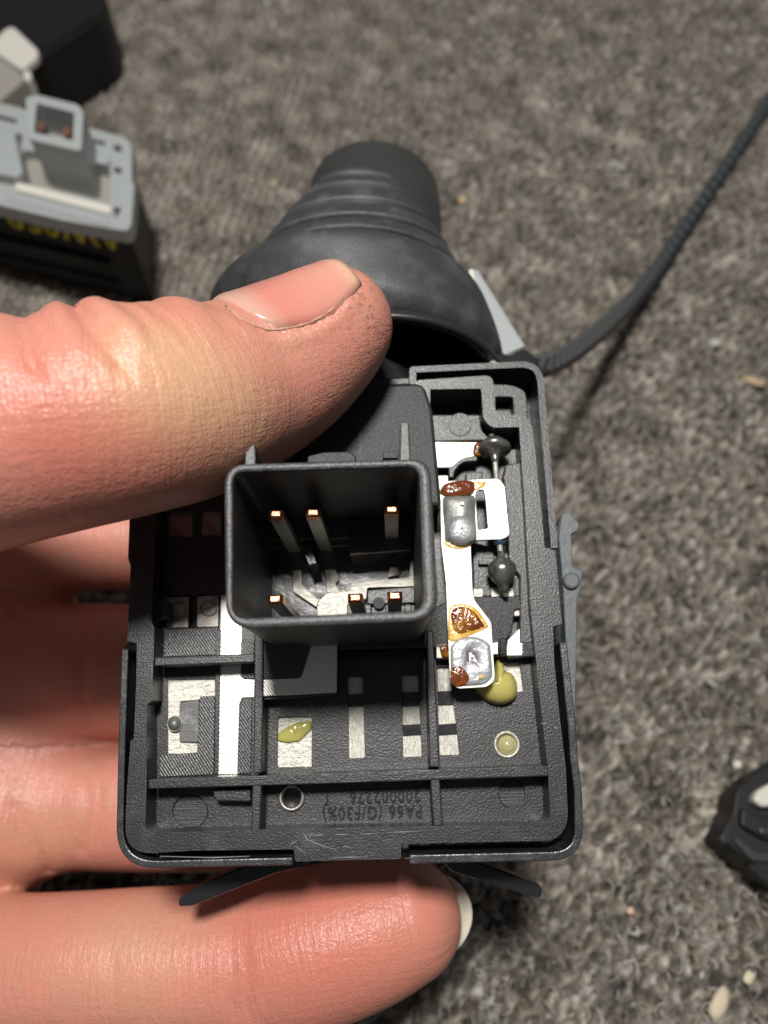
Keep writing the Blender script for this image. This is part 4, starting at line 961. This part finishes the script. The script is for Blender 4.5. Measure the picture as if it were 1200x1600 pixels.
    red = .9*zone(205, 700, 8, .75, 'thumb')+.35*zone(140, 590, 8, .7, 'thumb')+.45*zone(280, 510, 8, .5, 'thumb')+.3*zone(60, 650, 8, 1.0, 'thumb')+.5*zone(560, 1440, 10, 1.4, 'little')+.5*zone(460, 1480, 10, 1.2, 'little')+.35*zone(130, 1000, 12, .8)+.3*zone(370, 1500, 10, .4, 'little')+.2
    pale = .9*zone(300, 600, 8, .75, 'thumb')+.5*zone(230, 560, 8, .5, 'thumb')+.4*zone(200, 1480, 10, .8, 'little')+.4*zone(60, 1340, 12, .7)+.35*zone(400, 660, 8, .5, 'thumb')
    dirt = .8*zone(560, 500, 8, .35, 'thumb')+.5*zone(585, 470, 8, .35, 'thumb')
    C = np.stack([np.clip(red, 0, 1), np.clip(pale, 0, 1), np.clip(dirt, 0, 1), np.ones(len(Pv))], 1)
    a = me.color_attributes.new('zones', 'FLOAT_COLOR', 'POINT'); a.data.foreach_set('color', C.astype(np.float32).ravel())
    a = me.attributes.new('along', 'FLOAT', 'POINT'); a.data.foreach_set('value', fs.astype(np.float32))
    a = me.attributes.new('around', 'FLOAT', 'POINT'); a.data.foreach_set('value', fa.astype(np.float32))
    a = me.attributes.new('is_thumb', 'FLOAT', 'POINT'); a.data.foreach_set('value', ft.astype(np.float32))
    return me, base
def skin_mat():
    m = bpy.data.materials.new('skin'); m.use_nodes = True; nt = m.node_tree; N = nt.nodes; L = nt.links; b = N['Principled BSDF']
    def new(t, **k):
        n = N.new('ShaderNode'+t)
        for a, v in k.items(): setattr(n, a, v)
        return n
    def mix(c1, c2, fac, blend='MIX'):
        x = new('Mix', data_type='RGBA', blend_type=blend)
        for s, v in ((6, c1), (7, c2), (0, fac)):
            if isinstance(v, (tuple, float, int)): x.inputs[s].default_value = (*v, 1) if isinstance(v, tuple) else v
            else: L.new(v, x.inputs[s])
        return x.outputs[2]
    def mul(a, k, op='MULTIPLY'):
        x = new('Math', operation=op); L.new(a, x.inputs[0])
        if isinstance(k, (int, float)): x.inputs[1].default_value = k
        else: L.new(k, x.inputs[1])
        return x.outputs[0]
    def attr(n): x = new('Attribute'); x.attribute_name = n; return x
    z = attr('zones'); sep = new('SeparateColor'); L.new(z.outputs['Color'], sep.inputs[0])
    geo = new('TexCoord')
    def noise(scale, detail=4, vec=None):
        n = new('TexNoise'); n.inputs['Scale'].default_value = scale; n.inputs['Detail'].default_value = detail; L.new(vec or geo.outputs['Object'], n.inputs['Vector']); return n.outputs[0]
    mott = new('MapRange'); L.new(noise(2.2, 5), mott.inputs[0]); mott.inputs[1].default_value = .35; mott.inputs[2].default_value = .7
    col = mix((.61, .295, .215), (.70, .285, .22), mott.outputs[0])
    col = mix(col, (.60, .155, .115), mul(sep.outputs[0], .6))
    col = mix(col, (.68, .45, .26), mul(sep.outputs[1], .7))
    fine = new('MapRange'); L.new(noise(26, 3), fine.inputs[0]); fine.inputs[1].default_value = .4; fine.inputs[2].default_value = .68
    col = mix(col, (.46, .17, .11), mul(fine.outputs[0], .22))
    dn = new('MapRange'); L.new(noise(11, 8), dn.inputs[0]); dn.inputs[1].default_value = .52; dn.inputs[2].default_value = .62
    col = mix(col, (.16, .09, .06), mul(mul(dn.outputs[0], sep.outputs[2]), .55))
    L.new(col, b.inputs['Base Color'])
    b.inputs['Roughness'].default_value = .39; b.inputs['Specular IOR Level'].default_value = .5
    b.inputs['Subsurface Weight'].default_value = .18; b.inputs['Subsurface Scale'].default_value = .10; b.inputs['Subsurface Radius'].default_value = (1, .35, .2)
    # relief: creases across the finger, fingerprint lines along the pads, fine cells
    al, ar = attr('along'), attr('around'); cmb = new('CombineXYZ'); L.new(al.outputs['Fac'], cmb.inputs[0]); L.new(ar.outputs['Fac'], cmb.inputs[1])
    mp = new('Mapping'); mp.inputs['Scale'].default_value = (16, 2.2, 1); L.new(cmb.outputs[0], mp.inputs[0])
    creases = noise(1.0, 3, mp.outputs[0])
    wv = new('TexWave', wave_type='BANDS', bands_direction='X'); L.new(cmb.outputs[0], wv.inputs[0]); wv.inputs['Scale'].default_value = 9; wv.inputs['Distortion'].default_value = 2.0; wv.inputs['Detail'].default_value = 0; wv.inputs['Detail Scale'].default_value = .2
    vo = new('TexVoronoi'); vo.feature = 'DISTANCE_TO_EDGE'; vo.inputs['Scale'].default_value = 17; 
    mp2 = new('Mapping'); mp2.inputs['Scale'].default_value = (1.6, 1, 1); L.new(cmb.outputs[0], mp2.inputs[0]); L.new(mp2.outputs[0], vo.inputs[0])
    vm = new('MapRange'); L.new(vo.outputs[0], vm.inputs[0]); vm.inputs[2].default_value = .3
    wn_ = new('MapRange'); L.new(noise(1.3, 3), wn_.inputs[0]); wn_.inputs[1].default_value = .35; wn_.inputs[2].default_value = .7; wn_.inputs[3].default_value = .02; wn_.inputs[4].default_value = .16
    mp3 = new('Mapping'); mp3.inputs['Scale'].default_value = (4, 13, 1); mp3.inputs['Rotation'].default_value = (0, 0, .5); L.new(cmb.outputs[0], mp3.inputs[0])
    h = mul(mul(creases, 1.25), mul(wv.outputs[1], wn_.outputs[0]), 'ADD')
    h = mul(h, mul(noise(1.0, 3, mp3.outputs[0]), .6), 'ADD')
    h = mul(h, mul(vm.outputs[0], .20), 'ADD')
    h = mul(h, mul(noise(38, 3), .25), 'ADD')
    bp = new('Bump'); bp.inputs['Strength'].default_value = .6; bp.inputs['Distance'].default_value = .024; L.new(h, bp.inputs['Height']); L.new(bp.outputs[0], b.inputs['Normal'])
    return m
me, hb = build_hand()
hand = link('hand', me, skin_mat()); hand.location = hb
tag(hand, 'bare left hand, thumb over the housing and fingers curled behind it, dirt round the thumbnail', 'person')
HI = Matrix.Translation(-hb)
def cam_to_hand(p): return HI@c2w(*p)

nailM = bpy.data.materials.new('thumbnail'); nailM.use_nodes = True
def nail_mat(m, c1, c2, axis_pt, lo, hi):
    nt = m.node_tree; N = nt.nodes; L = nt.links; b = N['Principled BSDF']
    at = N.new('ShaderNodeAttribute'); at.attribute_name = 'nx'
    cr = N.new('ShaderNodeValToRGB'); L.new(at.outputs['Fac'], cr.inputs[0]); e = cr.color_ramp.elements
    e[0].position = lo; e[0].color = (*c1, 1); e[1].position = hi; e[1].color = (*c2, 1)
    L.new(cr.outputs[0], b.inputs['Base Color'])
    b.inputs['Roughness'].default_value = .22; b.inputs['Specular IOR Level'].default_value = .5; b.inputs['Subsurface Weight'].default_value = .3; b.inputs['Subsurface Scale'].default_value = .08; b.inputs['Subsurface Radius'].default_value = (1, .4, .3)
    n = N.new('ShaderNodeTexNoise'); n.inputs['Scale'].default_value = 5; tc = N.new('ShaderNodeTexCoord'); L.new(tc.outputs['Object'], n.inputs[0])
    bp = N.new('ShaderNodeBump'); bp.inputs['Strength'].default_value = .25; bp.inputs['Distance'].default_value = .03; L.new(n.outputs[0], bp.inputs['Height']); L.new(bp.outputs[0], b.inputs['Normal'])
    return cr
cr = nail_mat(nailM, (.62, .36, .29), (.62, .235, .185), None, .14, .30)
e = cr.color_ramp.elements.new(.86); e.color = (.66, .31, .245, 1); e = cr.color_ramp.elements.new(.95); e.color = (.66, .40, .28, 1)
# thumb nail: a curved plate laid over the upper side of the last joint
A, r = FING['thumb']; tipc = A[-1]
axis = (A[-1]-A[-9]); axis /= np.linalg.norm(axis)
nodes = []
NU, NV = 25, 17
# frame round the axis: 'up' in the picture, leaning a little towards the camera
upv = np.array([0, 1, -.10]); upv -= axis*upv.dot(axis); upv /= np.linalg.norm(upv); sidev = np.cross(axis, upv)
if sidev[2] > 0: sidev = -sidev                    # sidev points towards the camera
start = surf(366, 484, 'thumb'); s0 = (start-tipc)@axis; s1 = (surf(553, 432, 'thumb')-tipc)@axis
rowsN = []; nx = []
for i in range(NU):
    u = i/(NU-1); s = s0+(s1-s0)*u; row = []
    tt = min(1, max(0, (u-.35)/.5)); half_near = R(70)*(1-.55*max(0, 1-u*4.5)**2)*(1+.17*math.sin(math.pi*min(1, max(0, (u-.25)/.75)))); half_far = R(80)*(1-.5*max(0, 1-u*5)**2)
    for j in range(NV):
        v = j/(NV-1); a_ = -half_far+(half_near+half_far)*v
        s_ = s-(.05*math.sin(math.pi*v))*(1-u)*2*.5 + .06*math.sin(math.pi*v)*u
        dirn = upv*math.cos(a_)+sidev*math.sin(a_)
        # march outwards from the axis to the skin
        cpt_ = tipc+axis*s_; idx = np.argmin(np.abs((A-tipc)@axis-s_)); rad = r[idx] if s_ < 0 else math.sqrt(max(r[-1]**2-s_**2, .01))
        t = .2
        for _ in range(25):
            d = seg_d((cpt_+dirn*t)[None], FING['thumb'])[0]
            if d > -.001: break
            t += max(-d, .004)
        lift = .026-.07*max(0, 1-u/.10)**2+.03*max(0, u-.85)/.15
        lift -= .05*(abs(v-.5)*2)**6
        row.append(cpt_+dirn*(t+lift))
        nx.append(u)
    rowsN.append(row)
nm = grid_mesh('thumb_nail', [[cam_to_hand(p) for p in rw] for rw in rowsN], nailM, hand)
at = nm.data.attributes.new('nx', 'FLOAT', 'POINT'); at.data.foreach_set('value', nx)
sm = nm.modifiers.new('solidify', 'SOLIDIFY'); sm.thickness = .035; sm.offset = 0
cut = [surf(px_, py_, 'thumb', 6.2) for px_, py_ in ((352, 478), (363, 487), (377, 498), (397, 508), (420, 515), (448, 513), (478, 506), (503, 494), (525, 478), (541, 458))]
tube('cuticle', [cam_to_hand(p+np.array([0, 0, .004])) for p in bez([tuple(q) for q in cut], 4)], [.013+.006*math.sin(i*1.7) for i in range(37)], mat('cuticle_skin', (.55, .33, .24), .6, bump=[('noise', 25, .8, .03)], var=(8, (.30, .18, .12), .5, .65)), hand, 8)
# little finger nail, seen beyond the fingertip
litM = bpy.data.materials.new('fingernail'); litM.use_nodes = True
nail_mat(litM, (.60, .55, .42), (.78, .74, .62), None, .3, .9)
rowsN = []; nx = []
cN = cc(628, 1437, 10.7)
for i in range(15):
    u = i/14; row = []
    for j in range(17):
        v = j/16*2-1; ang = v*R(66)
        # crescent whose outer edge runs past the tip, bending back and away from the camera
        inn = np.array([(652-600+48*math.cos(ang)), 800-(1437+64*math.sin(ang)+3)]); 
        ox = 652+(86-6*v)*math.cos(ang*.98); oy = 1434+74*math.sin(ang)
        ix = 640+60*math.cos(ang); iy = 1437+66*math.sin(ang)
        px = ix+(ox-ix)*u; py = iy+(oy-iy)*u; Z = 11.02-.17*math.cos(ang)*1.0+.10*(1-u)+.12*v*v
        row.append(cc(px, py, Z)); nx.append(u)
    rowsN.append(row)
ln = grid_mesh('little_finger_nail', [[cam_to_hand(p) for p in rw] for rw in rowsN], litM, hand)
at = ln.data.attributes.new('nx', 'FLOAT', 'POINT'); at.data.foreach_set('value', nx)
sm = ln.modifiers.new('solidify', 'SOLIDIFY'); sm.thickness = .04; sm.offset = 0
